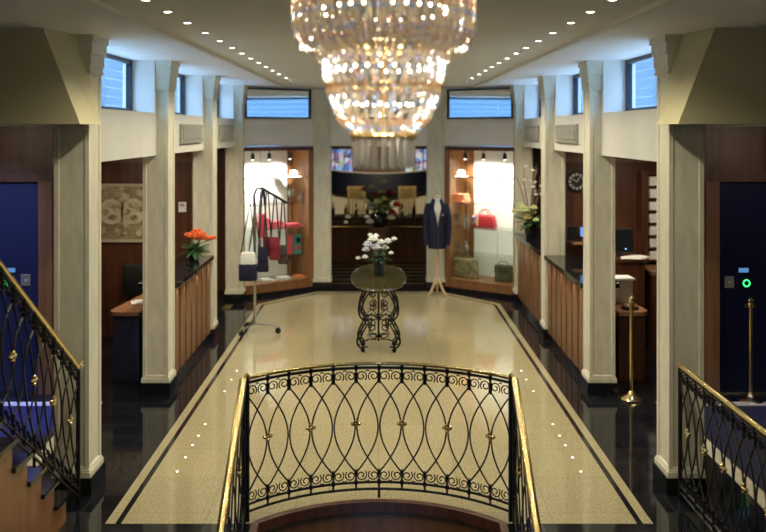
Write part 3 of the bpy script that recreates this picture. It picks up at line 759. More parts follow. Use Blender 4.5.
# ------------------------------------------------------------------ railings
def spiral(c, tdir, up, r0, turns, sgn, n=14):
    pts = []
    for i in range(n+1):
        f = i/n; r = r0*(1-.78*f); a = sgn*turns*2*PI*f
        pts.append((r*math.sin(a), r*math.cos(a)))
    return pts
def railing(root, path, zoff, nint, first=0, handrail_ext=0, rail_r=.019, flowers=True):
    """path(k) -> (x, y) at node k (real), zoff(k) -> z of the foot there"""
    def pt(k, z):
        x, y = path(k); return Vector((x, y, z + zoff(k)))
    K = nint; fine = [i*K/(K*4) for i in range(K*4+1)]
    MB().tube([pt(k, .985) for k in fine], rail_r, 10).build('handrail', brass, root, True)
    MB().tube([pt(k, .953) for k in fine], .011, 6).build('top_bar', iron, root)
    for z in (.112, .062): MB().tube([pt(k, z) for k in fine], .010, 6).build('bottom_bar', iron, root)
    zt_, zb_ = .86, .185
    for k in range(K):
        for a, b2 in ((k, k+1), (k+1, k)):
            pts = []
            for i in range(25):
                f = i/24; z = zt_ + (zb_-zt_)*f
                sft = math.sin(PI*f)**.92
                pts.append(pt(a + (b2-a)*sft*.96, z))
            MB().tube(pts, .0062, 6).build('baluster', iron, root, True)
    for k in range(K+1):
        end = k in (0, K)
        if end:
            MB().tube([pt(k, 0), pt(k, .98)], .016, 8).build('end_post', iron, root)
        else:
            q = MB(); q.tube([pt(k, .953), pt(k, zt_-.02)], .0075, 6)
            for z in (.955, .905, .87): q.tube([pt(k, z-.016), pt(k, z+.016)], .014, 8)
            q.build('collar', iron, root)
            q = MB(); q.tube([pt(k, zb_+.02), pt(k, .062)], .0075, 6)
            for z in (.19, .115): q.tube([pt(k, z-.016), pt(k, z+.016)], .014, 8)
            if k == K//2: q.tube([pt(k, .06), pt(k, .0)], .010, 8)
            q.build('collar', iron, root)
        if flowers and k % 2 == 1:
            q = MB(); c_ = pt(k, .543); q.ball(c_, .017, n=10, m=6)
            x1_, y1_ = path(min(k+.2, K)); x0_, y0_ = path(max(k-.2, 0)); d = Vector((x1_-x0_, y1_-y0_, 0)).normalized()
            for v_ in (d, -d, Vector((0, 0, 1)), Vector((0, 0, -1))): q.ball(c_ + v_*.023, .016, n=8, m=6)
            q.build('rosette', brass, root, True)
    for k in range(K):
        for zc, sg in ((.893, 1), (.165, -1)):
            q = MB()
            for e in (-1, 1):
                pts = []
                for i in range(25):
                    f = i/24; r = .040*(1 - .72*f); a = -.75*PI + 2*PI*1.35*f          # starts low beside the collar, over the top, curls in
                    pts.append(pt(k + .5 + e*(.265 - r*math.sin(-a)/.166*-1*1.0*(-1)), zc + sg*r*math.cos(a)))
                q.tube(pts, .0048, 5)
            q.tube([pt(k+.42, zc + sg*.035), pt(k+.5, zc + sg*.045), pt(k+.58, zc + sg*.035)], .0045, 5)
            q.build('scroll', iron, root, True)
AR = 1.28; AMAX = math.radians(45.3)
t = thing('curved_railing', 'curved black wrought iron railing with brass handrail in the centre foreground', 'railing', (0, ARC_C, 0))
railing(t, lambda k: (AR*math.sin(-AMAX + 2*AMAX*k/12), AR*math.cos(-AMAX + 2*AMAX*k/12)), lambda k: 0, 12, rail_r=.014)
for s, sd in ((-1, 'left'), (1, 'right')):
    t = thing('stair_railing', f'brass topped stair railing running down from the {sd} end of the curved railing', 'railing', (s*.93, 5.83, 0))
    railing(t, lambda k, s=s: (-s*.0*k, -.165*k), lambda k: -.125*k, 9, rail_r=.026)
    q = MB(); q.tube([(0, 0, .985), (-s*.01, .03, .995), (-s*.02, .05, 1.0)], .02, 8); q.build('handrail_end', brass, t, True)
t = thing('stair_railing', 'iron railing with brass handrail climbing the left staircase', 'railing', (-2.15, 6.075, 0))
railing(t, lambda k: (0, -.155*k), lambda k: .02 + .115*k, 11)
q = MB(); q.tube([(0, 0, 1.005), (0, .03, 1.0), (0, .07, 1.012)], .02, 8); q.build('handrail_end', brass, t, True)
t = thing('level_railing', 'level iron railing with brass handrail beside the first right column', 'railing', (2.195, 6.195, 0))
railing(t, lambda k: (0, -.155*k), lambda k: 0, 13)

# ------------------------------------------------------------------ chandelier
CH = 3.3
t = thing('chandelier', 'large tiered crystal chandelier hanging at the top of the picture', 'chandelier', (.018, CH, 2.52))
def interp(prof, f):
    n = len(prof)-1; x = f*n; i = min(int(x), n-1); g_ = x-i
    return (prof[i][0]*(1-g_)+prof[i+1][0]*g_, prof[i][1]*(1-g_)+prof[i+1][1]*g_)
TIERS = [([(.335, 3.36), (.350, 3.25), (.352, 3.15), (.348, 3.07), (.325, 3.02), (.25, 2.995)], 44, 24),
         ([(.236, 3.015), (.236, 2.96), (.233, 2.90), (.215, 2.865)], 30, 9),
         ([(.214, 2.872), (.208, 2.81), (.175, 2.74), (.120, 2.688)], 26, 12)]
BZ = -2.52
for prof, ns, nbd in TIERS:
    for j in range(ns):
        a = 2*PI*j/ns
        q = MB()
        for i in range(nbd):
            r_, z = interp(prof, (i+.5)/nbd)
            q.bead((r_*math.cos(a), r_*math.sin(a), z+BZ), R.uniform(.008, .0125))
        r_, z = prof[-1]
        q.bead((r_*math.cos(a), r_*math.sin(a), z+BZ-.014), .011, 2.0)
        q.build('crystal_strand', crystal, t)
q = MB()
for prof, ns, nbd in TIERS:
    for j in range(ns):
        a = 2*PI*(j+.5)/ns
        for i in range(nbd):
            r_, z = interp(prof, (i+R.random())/nbd)
            r_ = max(.03, r_ - R.uniform(.012, .06))
            q.bead((r_*math.cos(a), r_*math.sin(a), z+BZ), R.uniform(.006, .0105), R.choice((1.2, 1.2, 2.2)))
tag_ = q.build('crystal_beads', crystal, t); tag_['kind'] = 'stuff'
for r_, z, w_ in ((.335, 3.37, .012), (.245, 3.02, .008), (.236, 3.018, .006), (.214, 2.872, .004), (.118, 2.676, .009)):
    q = MB(); q.torus((0, 0, z+BZ), r_, w_, 48, 8); q.build('brass_ring', brass_dull, t, True)
for j in range(20):
    a = 2*PI*j/20; x, y = .114*math.cos(a), .114*math.sin(a)
    M = Matrix.Translation((x, y, 0)) @ Matrix.Rotation(a, 4, 'Z')
    MB().prism([(-.005, -.011), (.005, -.011), (.009, 0), (.005, .011), (-.005, .011), (-.009, 0)], 2.555+BZ, 2.668+BZ, M).build('crystal_rod', rod_m, t)
q = MB(); q.tube([(0, 0, 2.62+BZ), (0, 0, CZ+BZ-.03)], .008, 8)
for k in range(8):
    a = k*PI/4
    q.tube([(0, 0, 3.37+BZ), (.335*math.cos(a), .335*math.sin(a), 3.37+BZ)], .006, 6); q.tube([(0, 0, 3.02+BZ), (.24*math.cos(a), .24*math.sin(a), 3.02+BZ)], .005, 6)
q.build('stem', brass_dull, t)
MB().lathe([(.09, CZ+BZ-.001), (.085, CZ+BZ-.02), (.03, CZ+BZ-.04), (.01, CZ+BZ-.05)], n=24).build('ceiling_rose', brass_dull, t, True)
BULBS = [(.25, 3.16, 30), (.18, 2.94, 22), (.12, 2.80, 14)]
for r_, z, nb in BULBS:
    for k in range(nb):
        a = 2*PI*k/nb + z
        q = MB(); q.ball((r_*math.cos(a), r_*math.sin(a), z+BZ), .0045, (1, 1, 1.3), 8, 6); q.build('bulb', bulb_m, t, True)

# ------------------------------------------------------------------ flowers
def petals(q, c, r, n=8, lift=.4, layers=2, flat=.42):
    c = Vector(c); r = r*1.28; layers += 1
    for L_ in range(layers):
        for k in range(n):
            a = 2*PI*k/n + L_*.4; tilt = lift + .5*L_
            d = Vector((math.cos(a)*math.cos(tilt), math.sin(a)*math.cos(tilt), math.sin(tilt)))
            M = d.to_track_quat('X', 'Z').to_matrix().to_4x4()
            q.ball(c + d*r*.5, r*.5, (1, .5, flat), 7, 4, M)
    q.ball(c, r*.25, (1, 1, .8), 7, 5)
def leaf(q, p, d, L_, w):
    d = Vector(d).normalized(); sx = d.cross(Vector((0, 0, 1)))
    if sx.length < .1: sx = Vector((1, 0, 0))
    sx.normalize(); up = sx.cross(d); p = Vector(p)
    ps = []
    for f, ww in ((0, .1), (.3, .9), (.6, 1), (.85, .5), (1, .02)):
        c_ = p + d*L_*f - up*(L_*.25*f*f)
        ps += [c_ - sx*w*ww*.5, c_ + up*w*.12, c_ + sx*w*ww*.5]
    fs = []
    for i in range(4):
        for k in range(2): fs.append((3*i+k, 3*i+k+1, 3*i+4+k, 3*i+3+k))
    q.add(ps, fs)
def bouquet(name, label, loc, blooms, nleaf, leafR, leafL, twigs=(), root_h=0):
    t = thing(name, label, 'flowers', loc)
    q = MB()
    for (x, y, z, r_, m_, *rest) in blooms: q.tube([(0, 0, 0), (x*.35, y*.35, z*.55), (x, y, z)], .003, 5)
    q.build('stems', stem_m, t)
    q = MB()
    for k in range(nleaf):
        a = R.uniform(0, 2*PI); el = R.uniform(-.3, .9); rr_ = R.uniform(.2, 1)*leafR
        d = Vector((math.cos(a)*math.cos(el), math.sin(a)*math.cos(el), math.sin(el)))
        leaf(q, Vector((0, 0, root_h)) + d*rr_*.45, d, leafL*R.uniform(.7, 1.2), leafL*.38)
    q.build('foliage', leaf_m, t)
    for (x, y, z, r_, m_, *rest) in blooms:
        q = MB(); petals(q, (x, y, z), r_, *(rest if rest else (8, .35, 2)))
        q.build('blossom', m_, t, True)
    for tw in twigs:
        q = MB(); q.tube(tw, [.011*(1-.6*i/(len(tw)-1)) for i in range(len(tw))], 5); q.build('twig', twig_m, t)
    return t
def vase(label, loc, prof, m=darkglass):
    o = MB().lathe(prof, n=24).build('vase', m, None, True); put(o, loc); return tag(o, label, 'vase')

# centre table
TC = (-.005, 10.48); TZ = .905
t = thing('pedestal_table', 'oval dark glossy table on scrolled black iron legs in mid hall', 'table', (TC[0], TC[1], 0))
q = MB(); pr = [(.328, 0), (.343, .006), (.346, .02), (.340, .034), (.322, .036)]
q.lathe([(r_, TZ-.036+z) for r_, z in pr], n=56, sy=2.75); q.build('tabletop', mat('olive_polished_top', (.045, .038, .014), .06, 0, .6), t, True)
q = MB(); q.lathe([(.20, TZ-.075), (.20, TZ-.036)], n=40, sy=2.2); q.build('apron', iron, t)
def leg2(sx, sy_):
    prof = [(.155, .84), (.15, .76), (.19, .66), (.225, .55), (.22, .46), (.185, .40), (.15, .37), (.17, .33), (.215, .24), (.245, .15), (.235, .09), (.20, .055), (.165, .06)]
    def sm(p): 
        out = []
        for i in range(len(p)-1):
            p0, p1, p2, p3 = p[max(i-1, 0)], p[i], p[i+1], p[min(i+2, len(p)-1)]
            for k in range(5):
                f = k/5
                out.append(tuple(.5*((2*p1[j])+(-p0[j]+p2[j])*f+(2*p0[j]-5*p1[j]+4*p2[j]-p3[j])*f*f+(-p0[j]+3*p1[j]-3*p2[j]+p3[j])*f**3) for j in range(2)))
        return out + [p[-1]]
    prof = [(x*(1.06 if z < .7 else .9), z) for x, z in prof]
    base = sm(prof); q = MB()
    q.tube([(sx*x, sy_*(.10 + x*.3), z) for x, z in base], .0115, 6)
    q.tube([(sx*(x-.04), sy_*(.10 + x*.3), z*.97+.012) for x, z in base], .009, 6)
    for k in range(4, len(base)-4, 5): 
        x, z = base[k]; q.ball((sx*(x-.018), sy_*(.10+x*.3), z), .011, n=6, m=4)
    # inner scrolls
    for cx, cz, r_, tr, e in ((.07, .70, .045, 1.5, 1), (.075, .54, .05, 1.5, -1), (.075, .30, .055, 1.4, 1)):
        q.tube([(sx*(cx + r_*(1-.75*i/20)*math.sin(e*tr*2*PI*i/20)), sy_*.12, cz + r_*(1-.75*i/20)*math.cos(e*tr*2*PI*i/20)) for i in range(21)], .008, 5)
    q.tube([(sx*.03, sy_*.12, .16), (sx*.09, sy_*.12, .17), (sx*.12, sy_*.12, .24), (sx*.085, sy_*.12, .35)], .006, 5)
    q.tube([(sx*.02, sy_*.12, .40), (sx*.09, sy_*.12, .47), (sx*.14, sy_*.13, .42)], .006, 5)
    p = q.build('leg', iron, t, True)
    MB().ball((sx*.19, sy_*(.16), .027), .027, n=10, m=6).build('ball_foot', iron, p)
for sx in (-1, 1):
    for sy_ in (-1, 1): leg2(sx, sy_)
q = MB(); q.tube([(0, 0, .10), (0, 0, TZ-.04)], .012, 8); q.lathe([(.001, .14), (.045, .145), (.045, .175), (.001, .18)], n=16); q.lathe([(.001, .37), (.04, .38), (.04, .40), (.001, .41)], n=16)
for z in (.15, .39, .82): q.tube([(-.14, -.13, z), (.14, -.13, z)], .007, 6); q.tube([(-.14, .13, z), (.14, .13, z)], .007, 6); q.tube([(-.12, -.13, z), (-.12, .13, z)], .007, 6); q.tube([(.12, -.13, z), (.12, .13, z)], .007, 6)
q.build('centre_post', iron, t, True)
vase('dark cylindrical vase of white flowers on the centre table', (0, 10.5, TZ), [(.055, 0), (.065, .01), (.062, .12), (.066, .25), (.07, .255), (.055, .25), (.05, .05)])
bl = []
for px, py, r_, m_ in ((368, 246, .055, petal_lilac), (373, 241, .06, petal_white), (381, 244, .05, petal_white), (388, 243, .05, petal_white), (366, 251, .045, petal_lilac), (376, 249, .055, petal_lilac), (385, 249, .045, petal_white), (394, 240, .035, petal_white), (376, 237, .035, petal_white), (391, 254, .03, petal_white), (358, 259, .03, petal_white), (365, 258, .035, petal_white), (370, 236, .03, petal_white)):
    p = at(px, py, 10.5 + R.uniform(-.12, .06)); bl.append((p.x, p.y-10.5, p.z-TZ-.2, r_, m_))
bouquet('flower_arrangement', 'white and lilac flowers in the dark vase on the centre table', (0, 10.5, TZ+.2), bl, 26, .10, .10)

# big arrangement in front of the bar
t = thing('flower_pedestal', 'slim dark pedestal under the large mixed arrangement', 'pedestal', (0, 16.2, 0))
q = MB(); q.box(-.17, .17, -.17, .17, 0, .06); q.box(-.18, .18, -.18, .18, .80, .85); q.build('plinth', wood, t)
MB().box(-.14, .14, -.14, .14, .06, .80).build('shaft', wood, t)
vase('dark bowl vase of the large mixed arrangement', (0, 16.2, .85), [(.08, 0), (.10, .01), (.17, .12), (.18, .2), (.14, .27), (.15, .28), (.12, .26), (.06, .03)])
bl = []
for px, py, r_, m_ in ((373, 210, .10, petal_white), (386, 210, .11, petal_green), (366, 202, .07, petal_white), (378, 203, .08, petal_green), (381, 193, .06, petal_green), (372, 188, .06, petal_yellow), (383, 183, .06, petal_green), (390, 194, .08, petal_red), (397, 206, .08, petal_red), (393, 214, .07, petal_red), (364, 190, .05, petal_red), (370, 223, .07, petal_white), (391, 219, .07, petal_white), (367, 218, .05, petal_white), (357, 210, .05, petal_yellow), (403, 212, .05, petal_yellow), (348, 218, .05, petal_white), (346, 223, .04, petal_white), (376, 196, .05, petal_red), (384, 200, .06, petal_yellow), (405, 215, .04, petal_green), (361, 197, .05, petal_yellow)):
    p = at(px, py, 16.2 + R.uniform(-.25, .1)); bl.append((p.x, p.y-16.2, p.z-1.05, r_, m_, 7, .3, 2))
bouquet('flower_arrangement', 'large mixed red, white and green arrangement in front of the bar', (0, 16.2, 1.05), bl, 150, .46, .15, root_h=.2)

# lilies on left counter
LV = Vector((-2.30, 10.55, 1.085))
vase('dark square glass vase of red lilies on the left counter', LV, [(.05, 0), (.06, .01), (.062, .15), (.066, .155), (.05, .15), (.045, .03)])
bl = []
for px, py, r_ in ((197, 234, .07), (202, 237, .06), (193, 238, .06), (208, 240, .055), (188, 236, .045), (213, 239, .045), (199, 240, .05)):
    p = at(px, py, 10.55 + R.uniform(-.1, .08)); bl.append((p.x-LV.x, p.y-LV.y, p.z-LV.z-.12, r_, petal_orange, 6, .35, 1))
bouquet('flower_arrangement', 'red orange lilies in a dark vase on the left counter', LV + Vector((0, 0, .12)), bl, 34, .10, .16)
# tall arrangement on right far counter
LV = Vector((2.27, 12.75, 1.085))
vase('dark tapered vase with branches and hydrangeas on the right counter', LV, [(.06, 0), (.065, .01), (.085, .1), (.10, .21), (.105, .215), (.085, .2), (.05, .03)])
bl = []
for px, py, r_, m_ in ((523, 212, .09, petal_green), (530, 214, .085, petal_green), (517, 217, .06, petal_white), (526, 219, .08, petal_yellow), (534, 209, .05, petal_green), (520, 206, .05, petal_green), (536, 221, .04, petal_green), (514, 212, .04, petal_yellow)):
    p = at(px, py, 12.75 + R.uniform(-.12, .08)); bl.append((p.x-LV.x, p.y-LV.y, p.z-LV.z-.18, r_, m_, 9, .3, 2))
tw = []
for k in range(9):
    a = R.uniform(0, 2*PI); sp_ = R.uniform(.03, .16); hh = R.uniform(.6, 1.05)
    tw.append([(0, 0, 0), (sp_*.5*math.cos(a), sp_*.5*math.sin(a), hh*.4), (sp_*math.cos(a), sp_*math.sin(a), hh*.75), (sp_*1.35*math.cos(a+.3), sp_*1.35*math.sin(a+.3), hh)])
T_ = bouquet('flower_arrangement', 'tall twigs and green hydrangeas on the far right counter', LV + Vector((0, 0, .18)), bl, 30, .14, .2, tw, .03)
for k in range(12):
    w_ = tw[k % 9]; p = Vector(w_[2 + (k//9)]) + Vector((R.uniform(-.04, .04), R.uniform(-.04, .04), R.uniform(-.1, .05)))
    q = MB(); petals(q, p, .03, 5, .5, 1); q.build('blossom', petal_white, T_, True)

# ------------------------------------------------------------------ bag stand
BS = Vector((-1.655, 11.32, 0))
t = thing('bag_stand', 'chrome wheeled stand with hanging bags in front of the left showcase', 'stand', BS)
MB().tube([(0, 0, .12), (0, 0, 1.70)], .018, 10).build('pole', chrome, t, True)
for k, a in enumerate((-.15, 2.2, 4.15)):
    d = Vector((math.cos(a), math.sin(a), 0)); L_ = (.32, .24, .26)[k]
    p = MB().tube([(0, 0, .12), d*L_*.6 + Vector((0, 0, .105)), d*L_ + Vector((0, 0, .085))], .016, 8).build('foot', chrome, t, True)
    q = MB(); c_ = d*L_ + Vector((0, 0, .04)); q.lathe([(.001, -.014), (.038, -.014), (.04, 0), (.038, .014), (.001, .014)], n=14, M=Matrix.Translation(c_) @ RX); q.tube([c_ + Vector((0, .015, 0)), c_ + Vector((0, .015, .06))], .006, 6); q.build('caster', black, p, True)
q = MB(); q.tube([(-.10, .0, .95), (-.02, 0, 1.45), (.0, 0, 1.68)], .012, 8); q.tube([(.10, 0, .95), (.03, 0, 1.45), (.0, 0, 1.66)], .012, 8); q.tube([(-.10, 0, .95), (.10, 0, .95)], .008, 6); q.build('side_strut', chrome, t, True)
ARM = [Vector((0, 0, 1.66)), Vector((-.01, 0, 1.83)), Vector((.03, 0, 1.92)), Vector((.10, 0, 1.925)), Vector((.24, -.0, 1.84)), Vector((.43, -.0, 1.73))]
MB().tube(ARM, .017, 10).build('hanging_arm', navy, t, True)
def armz(x): 
    for a_, b_ in zip(ARM[2:], ARM[3:]):
        if a_.x <= x <= b_.x: f = (x-a_.x)/(b_.x-a_.x); return a_.z*(1-f)+b_.z*f
    return ARM[-1].z
def hang_bag(px, pt_, pb, w, m, label, dy, strapm):
    Y = 11.32 + dy
    x = (px - VX)*Y/F - BS.x; top = H-(pt_-VY)*Y/F; bot = H-(pb-VY)*Y/F
    ax = min(max(x, .04), .42); az = armz(ax)
    g_ = thing('shoulder_bag', label, 'bag', BS + Vector((x, dy, bot)), 0, 'bags hanging on the chrome stand')
    h = top-bot; w *= 1.18
    MB().rbox(-w/2, w/2, -.035, .035, 0, h, .022, 3, taper=.82).build('pouch', m, g_, True)
    MB().rbox(-w*.43, w*.43, -.046, -.02, h*.45, h+.004, .010, 2).build('flap', m, g_, True)
    dx = ax-x
    q = MB(); q.tube([(-w*.38, 0, h-.01), (dx-.012, -dy-.02*0, az-bot-.02), (dx, -dy, az-bot+.02), (dx+.012, -dy, az-bot-.02), (w*.38, 0, h-.01)], .010, 6); q.build('strap', strapm, g_, True)
hang_bag(262.5, 214, 238, .10, rosecloth, 'rose red bag highest on the chrome stand', .07, navy)
hang_bag(263, 247, 272, .13, navy, 'long navy bag nearest the pole of the chrome stand', -.03, navy)
hang_bag(267.5, 237, 256, .11, darkred, 'dark red bag left of the middle of the stand arm', .02, browncloth)
hang_bag(275, 237, 260, .12, crimson, 'crimson bag right of the middle of the stand arm', -.02, navy)
hang_bag(283, 245, 264, .11, browncloth, 'dark brown bag at the outer end of the stand arm', .0, browncloth)
Y = 11.22; p = at(248, 281, Y)
g_ = thing('shoulder_bag', 'large navy and white bag on the left of the chrome stand', 'bag', (p.x, Y, p.z), 0, 'bags hanging on the chrome stand')
MB().rbox(-.12, .12, -.05, .05, 0, .24, .03, 3).build('pouch', navy, g_, True)
MB().rbox(-.112, .112, -.048, .048, .20, .385, .03, 3, taper=.85).build('upper_panel', whitecloth, g_, True)
q = MB(); q.tube([(-.10, 0, .33), (-.03, .03, .75), (.02, .09, 1.02), (.06, .03, .7), (.09, 0, .33)], .008, 6); q.build('strap', navy, g_, True)

# ------------------------------------------------------------------ jacket on stand
JX, JY = .945, 13.82
t = thing('dress_form', 'wooden tripod dress form carrying the navy jacket', 'mannequin', (JX, JY, 0))
MB().tube([(0, 0, .20), (0, 0, .85)], .03, 12).build('pole', wood_pale, t, True)
for a in (-2.7, -.45, 1.5):
    d = Vector((math.cos(a), math.sin(a), 0))
    MB().tube([Vector((0, 0, .30)), d*.05+Vector((0, 0, .24)), d*.13+Vector((0, 0, .10)), d*.21+Vector((0, 0, .018))], [.03, .03, .026, .018], 8).build('leg', wood_pale, t, True)
MB().lathe([(.10, .80), (.15, .84), (.155, .95), (.145, 1.12), (.17, 1.32), (.185, 1.42), (.15, 1.50), (.065, 1.545), (.055, 1.60), (.05, 1.615)], n=28, sy=.68).build('bust', noisy('linen', (.62, .56, .46), (.70, .64, .54), (40, 40, 40), .9), t, True)
MB().lathe([(.05, 1.61), (.052, 1.625), (.02, 1.64), (.012, 1.68), (.018, 1.70), (.004, 1.715)], n=16).build('neck_cap', wood_pale, t, True)
t.scale = (.78, .86, 1)
j = thing('shirt', 'white shirt showing at the open jacket collar', 'shirt', (JX, JY, 1.1)); j.scale = (.76, .86, 1)
q = MB(); q.lathe([(.158, -.1), (.152, .05), (.178, .22), (.193, .32), (.158, .40), (.072, .445), (.068, .49), (.06, .47)], n=28, sy=.70); q.build('body', whitecloth, j, True)
j = thing('jacket', 'navy zipped jacket with collar on the wooden dress form', 'jacket', (JX, JY, .78)); j.scale = (.76, .88, 1)
rings = [(.18, .0, .72), (.185, .03, .72), (.19, .15, .72), (.195, .3, .72), (.20, .45, .72), (.215, .56, .72), (.215, .64, .70), (.185, .70, .68), (.12, .745, .72), (.098, .765, .82), (.106, .80, .85)]
q = MB(); n_ = 40; vs = []
for i, (r_, z, sy_) in enumerate(rings):
    gap = max(0, (z-.38)*1.25)          # neckline opens upwards at the front
    for k in range(n_+1):
        a = -PI/2 + gap + (2*PI-2*gap)*k/n_
        rf = r_ * (1 + .02*math.sin(9*a + i))
        vs.append((rf*math.cos(a), sy_*rf*math.sin(a), z))
m_ = n_+1
q.add(vs, [(i*m_+k, i*m_+k+1, (i+1)*m_+k+1, (i+1)*m_+k) for i in range(len(rings)-1) for k in range(n_)])
jb = q.build('body', navy, j, True); so = jb.modifiers.new('thick', 'SOLIDIFY'); so.thickness = .008
for s in (-1, 1):
    q = MB(); q.tube([(s*.15, 0, .70), (s*.205, .0, .64), (s*.245, -.01, .5), (s*.255, -.03, .34), (s*.245, -.05, .18), (s*.235, -.055, .08)], [.06, .068, .066, .058, .052, .046], 14)
    sl = q.build('sleeve', navy, j, True)
    q = MB(); q.tube([(s*.2365, -.055, .10), (s*.233, -.055, .06)], .049, 14); q.build('cuff', navy, sl, True)
    q = MB(); q.tube([(s*.12, .03, .755), (s*.10, -.045, .76), (s*.055, -.10, .70)], [.018, .022, .012], 8); q.build('collar', navy, j, True)
q = MB(); q.tube([(0, -.153, .01), (0, -.15, .15), (0, -.145, .3), (0, -.147, .44)], .005, 6); q.build('zip', chrome, j)
MB().rbox(.07, .125, -.150, -.140, .545, .56, .002).build('chest_emblem', pagewhite, j)
MB().box(-.205, .205, -.15, .15, -.004, .0).build('hem', navy, j).hide_render = True
bpy.data.objects.remove([x for x in bpy.data.objects if x.name.startswith('hem')][0])

# ------------------------------------------------------------------ goods in the showcases
def case_put(o, s, px, v, z, rz=0):
    u = case_u(s, px, v); p = LC(s, u, v, z); o.location = p; o.rotation_euler = (0, 0, CASE[s][1] + rz); return o
def cap(label, s, px, v, z):
    t = thing('sun_hat', label, 'hat', group='hats in the showcases')
    q = MB(); q.lathe([(.075, .01), (.078, .05), (.062, .10), (.02, .115), (.002, .117)], n=20); q.build('crown', whitecloth, t, True)
    q = MB(); q.lathe([(.07, .008), (.13, .0), (.135, .006), (.075, .02)], n=24); q.build('brim', whitecloth, t, True)
    case_put(t, s, px, v, z)
cap('white sun hat on the wood side of the left showcase top shelf', -1, 294, .32, 1.90)
cap('white sun hat near the middle of the left showcase top shelf', -1, 281, .40, 1.90)
cap('white sun hat on the top shelf of the right showcase', 1, 461, .34, 1.90)
def folded(label, s, px, v, z, m, w=.17, h=.09):
    t = thing('folded_scarf', label, 'scarf', group='folded scarves in the showcases')
    for k in range(3): MB().rbox(-w+.01*k, w-.012*k, -.1, .1, k*h/3, (k+1)*h/3, .012, 2).build('fold', m, t, True)
    q = MB(); q.tube([(w*.7, -.105, h*.2), (w*.9, -.12, .01), (w*1.0, -.13, .008)], .012, 6); q.build('fringe', m, t)
    case_put(t, s, px, v, z)
folded('coral folded scarf on the second shelf of the right showcase', 1, 462, .30, 1.47, coral, .12, .14)
folded('rose folded scarf on the third shelf of the left showcase', -1, 291, .30, 1.06, rosecloth, .17, .05)
folded('rose folded scarf behind the hanging bags in the left showcase', -1, 274, .35, 1.06, rosecloth, .15, .10)
folded('white folded scarf at the left on the left showcase base', -1, 266, .22, BASE, whitecloth, .11, .035)
folded('white folded scarf in the middle of the left showcase base', -1, 283, .22, BASE, whitecloth, .11, .035)
folded('rose edged folded scarf at the right of the left showcase base', -1, 299, .22, BASE, coral, .07, .03)
folded('rose folded scarf high behind the stand in the left showcase', -1, 264, .40, 1.06, rosecloth, .08, .16)
def goblet(label, s, px, v, z, k):
    t = thing('glass_vase', label, 'glass ornament', group='glass ornaments in the showcases')
    pr = [[(.045, 0), (.045, .008), (.01, .02), (.01, .07), (.05, .10), (.065, .16), (.06, .20), (.057, .20), (.06, .16), (.045, .105), (.002, .08)], [(.05, 0), (.07, .05), (.06, .11), (.03, .15), (.045, .18), (.042, .18), (.026, .15), (.055, .11), (.002, .01)]][k]
    MB().lathe(pr, n=20).build('bowl', glass_mix('ornament_glass', (.88, .92, .92), .22), t, True)
    q = MB(); q.torus((0, 0, pr[6 if k == 0 else 5][1]), pr[6 if k == 0 else 5][0], .003, 20, 5); q.build('rim', chrome, t)
    case_put(t, s, px, v, z)
goblet('glass goblet on the second shelf of the left showcase wood side', -1, 291, .28, 1.47, 0)
goblet('round glass vase on the second shelf of the left showcase right end', -1, 301, .25, 1.47, 1)
goblet('glass goblet on the third shelf of the right showcase', 1, 458, .26, 1.06, 0)
goblet('round glass vase on the third shelf of the right showcase', 1, 466, .34, 1.06, 1)
goblet('glass goblet on the lowest shelf of the right showcase', 1, 456, .28, .60, 0)
goblet('round glass vase on the lowest shelf of the right showcase', 1, 465, .34, .60, 1)
def giftbox(label, s, px, v, z, m, m2, w):
    t = thing('gift_box', label, 'box', group='upright boxes in the left showcase')
    MB().rbox(-w/2, w/2, -.04, .04, 0, .31, .004).build('carton', m, t)
    MB().box(-w*.32, w*.32, -.043, -.039, .18, .27).build('label_patch', m2, t)
    MB().box(-w*.32, w*.32, -.043, -.039, .05, .13).build('label_patch', redcard if m2 is not redcard else coral, t)
    case_put(t, s, px, v, z)
giftbox('red upright box beside the teal box in the left showcase', -1, 289.5, .26, .60, redcard, rosecloth, .09)
giftbox('teal upright box beside the red box in the left showcase', -1, 297, .26, .60, teal, navy, .13)
# red handbag
t = thing('handbag', 'red leather handbag with a scarf in the right showcase', 'handbag')
MB().rbox(-.215, .215, -.07, .07, 0, .22, .028, 3, taper=.80).build('body', redleather, t, True)
for y in (-.04, .04):
    q = MB(); q.tube([(.09*math.cos(PI*i/12)*-1.0, y, .20 + .11*math.sin(PI*i/12)) for i in range(13)], .007, 8); q.build('handle', redleather, t, True)
q = MB(); q.tube([(-.12, -.06, .22), (-.16, -.09, .17), (-.17, -.085, .06)], [.03, .045, .02], 8); q.tube([(-.11, -.06, .21), (-.12, -.09, .12), (-.10, -.085, .03)], [.025, .035, .015], 8); q.build('scarf', noisy('print_scarf', (.10, .14, .5), (.85, .5, .15), (16, 16, 16), .7), t, True)
q = MB(); q.ball((.0, -.064, .16), .012, n=8, m=6); q.build('clasp', brass, t)
case_put(t, 1, 485, .30, 1.06)
def clutch(label, px, w, h, m):
    t = thing('tote_bag', label, 'bag')
    MB().rbox(-w/2, w/2, -.07, .07, 0, h, .03, 3, taper=.93).build('body', m, t, True)
    MB().rbox(-w*.46, w*.46, -.082, -.05, h*.55, h-.005, .012, 2).build('flap', m, t, True)
    q = MB(); q.tube([(-w*.4, 0, h-.02), (-w*.2, -.02, h+.05), (w*.15, -.02, h+.05), (w*.4, 0, h-.02)], .008, 6); q.build('strap', m, t, True)
    case_put(t, 1, px, .25, BASE)
clutch('gold and green patterned bag on the right showcase base', 466, .46, .32, goldcloth)
clutch('dark olive bag on the right showcase base near the edge', 504, .30, .28, olive)
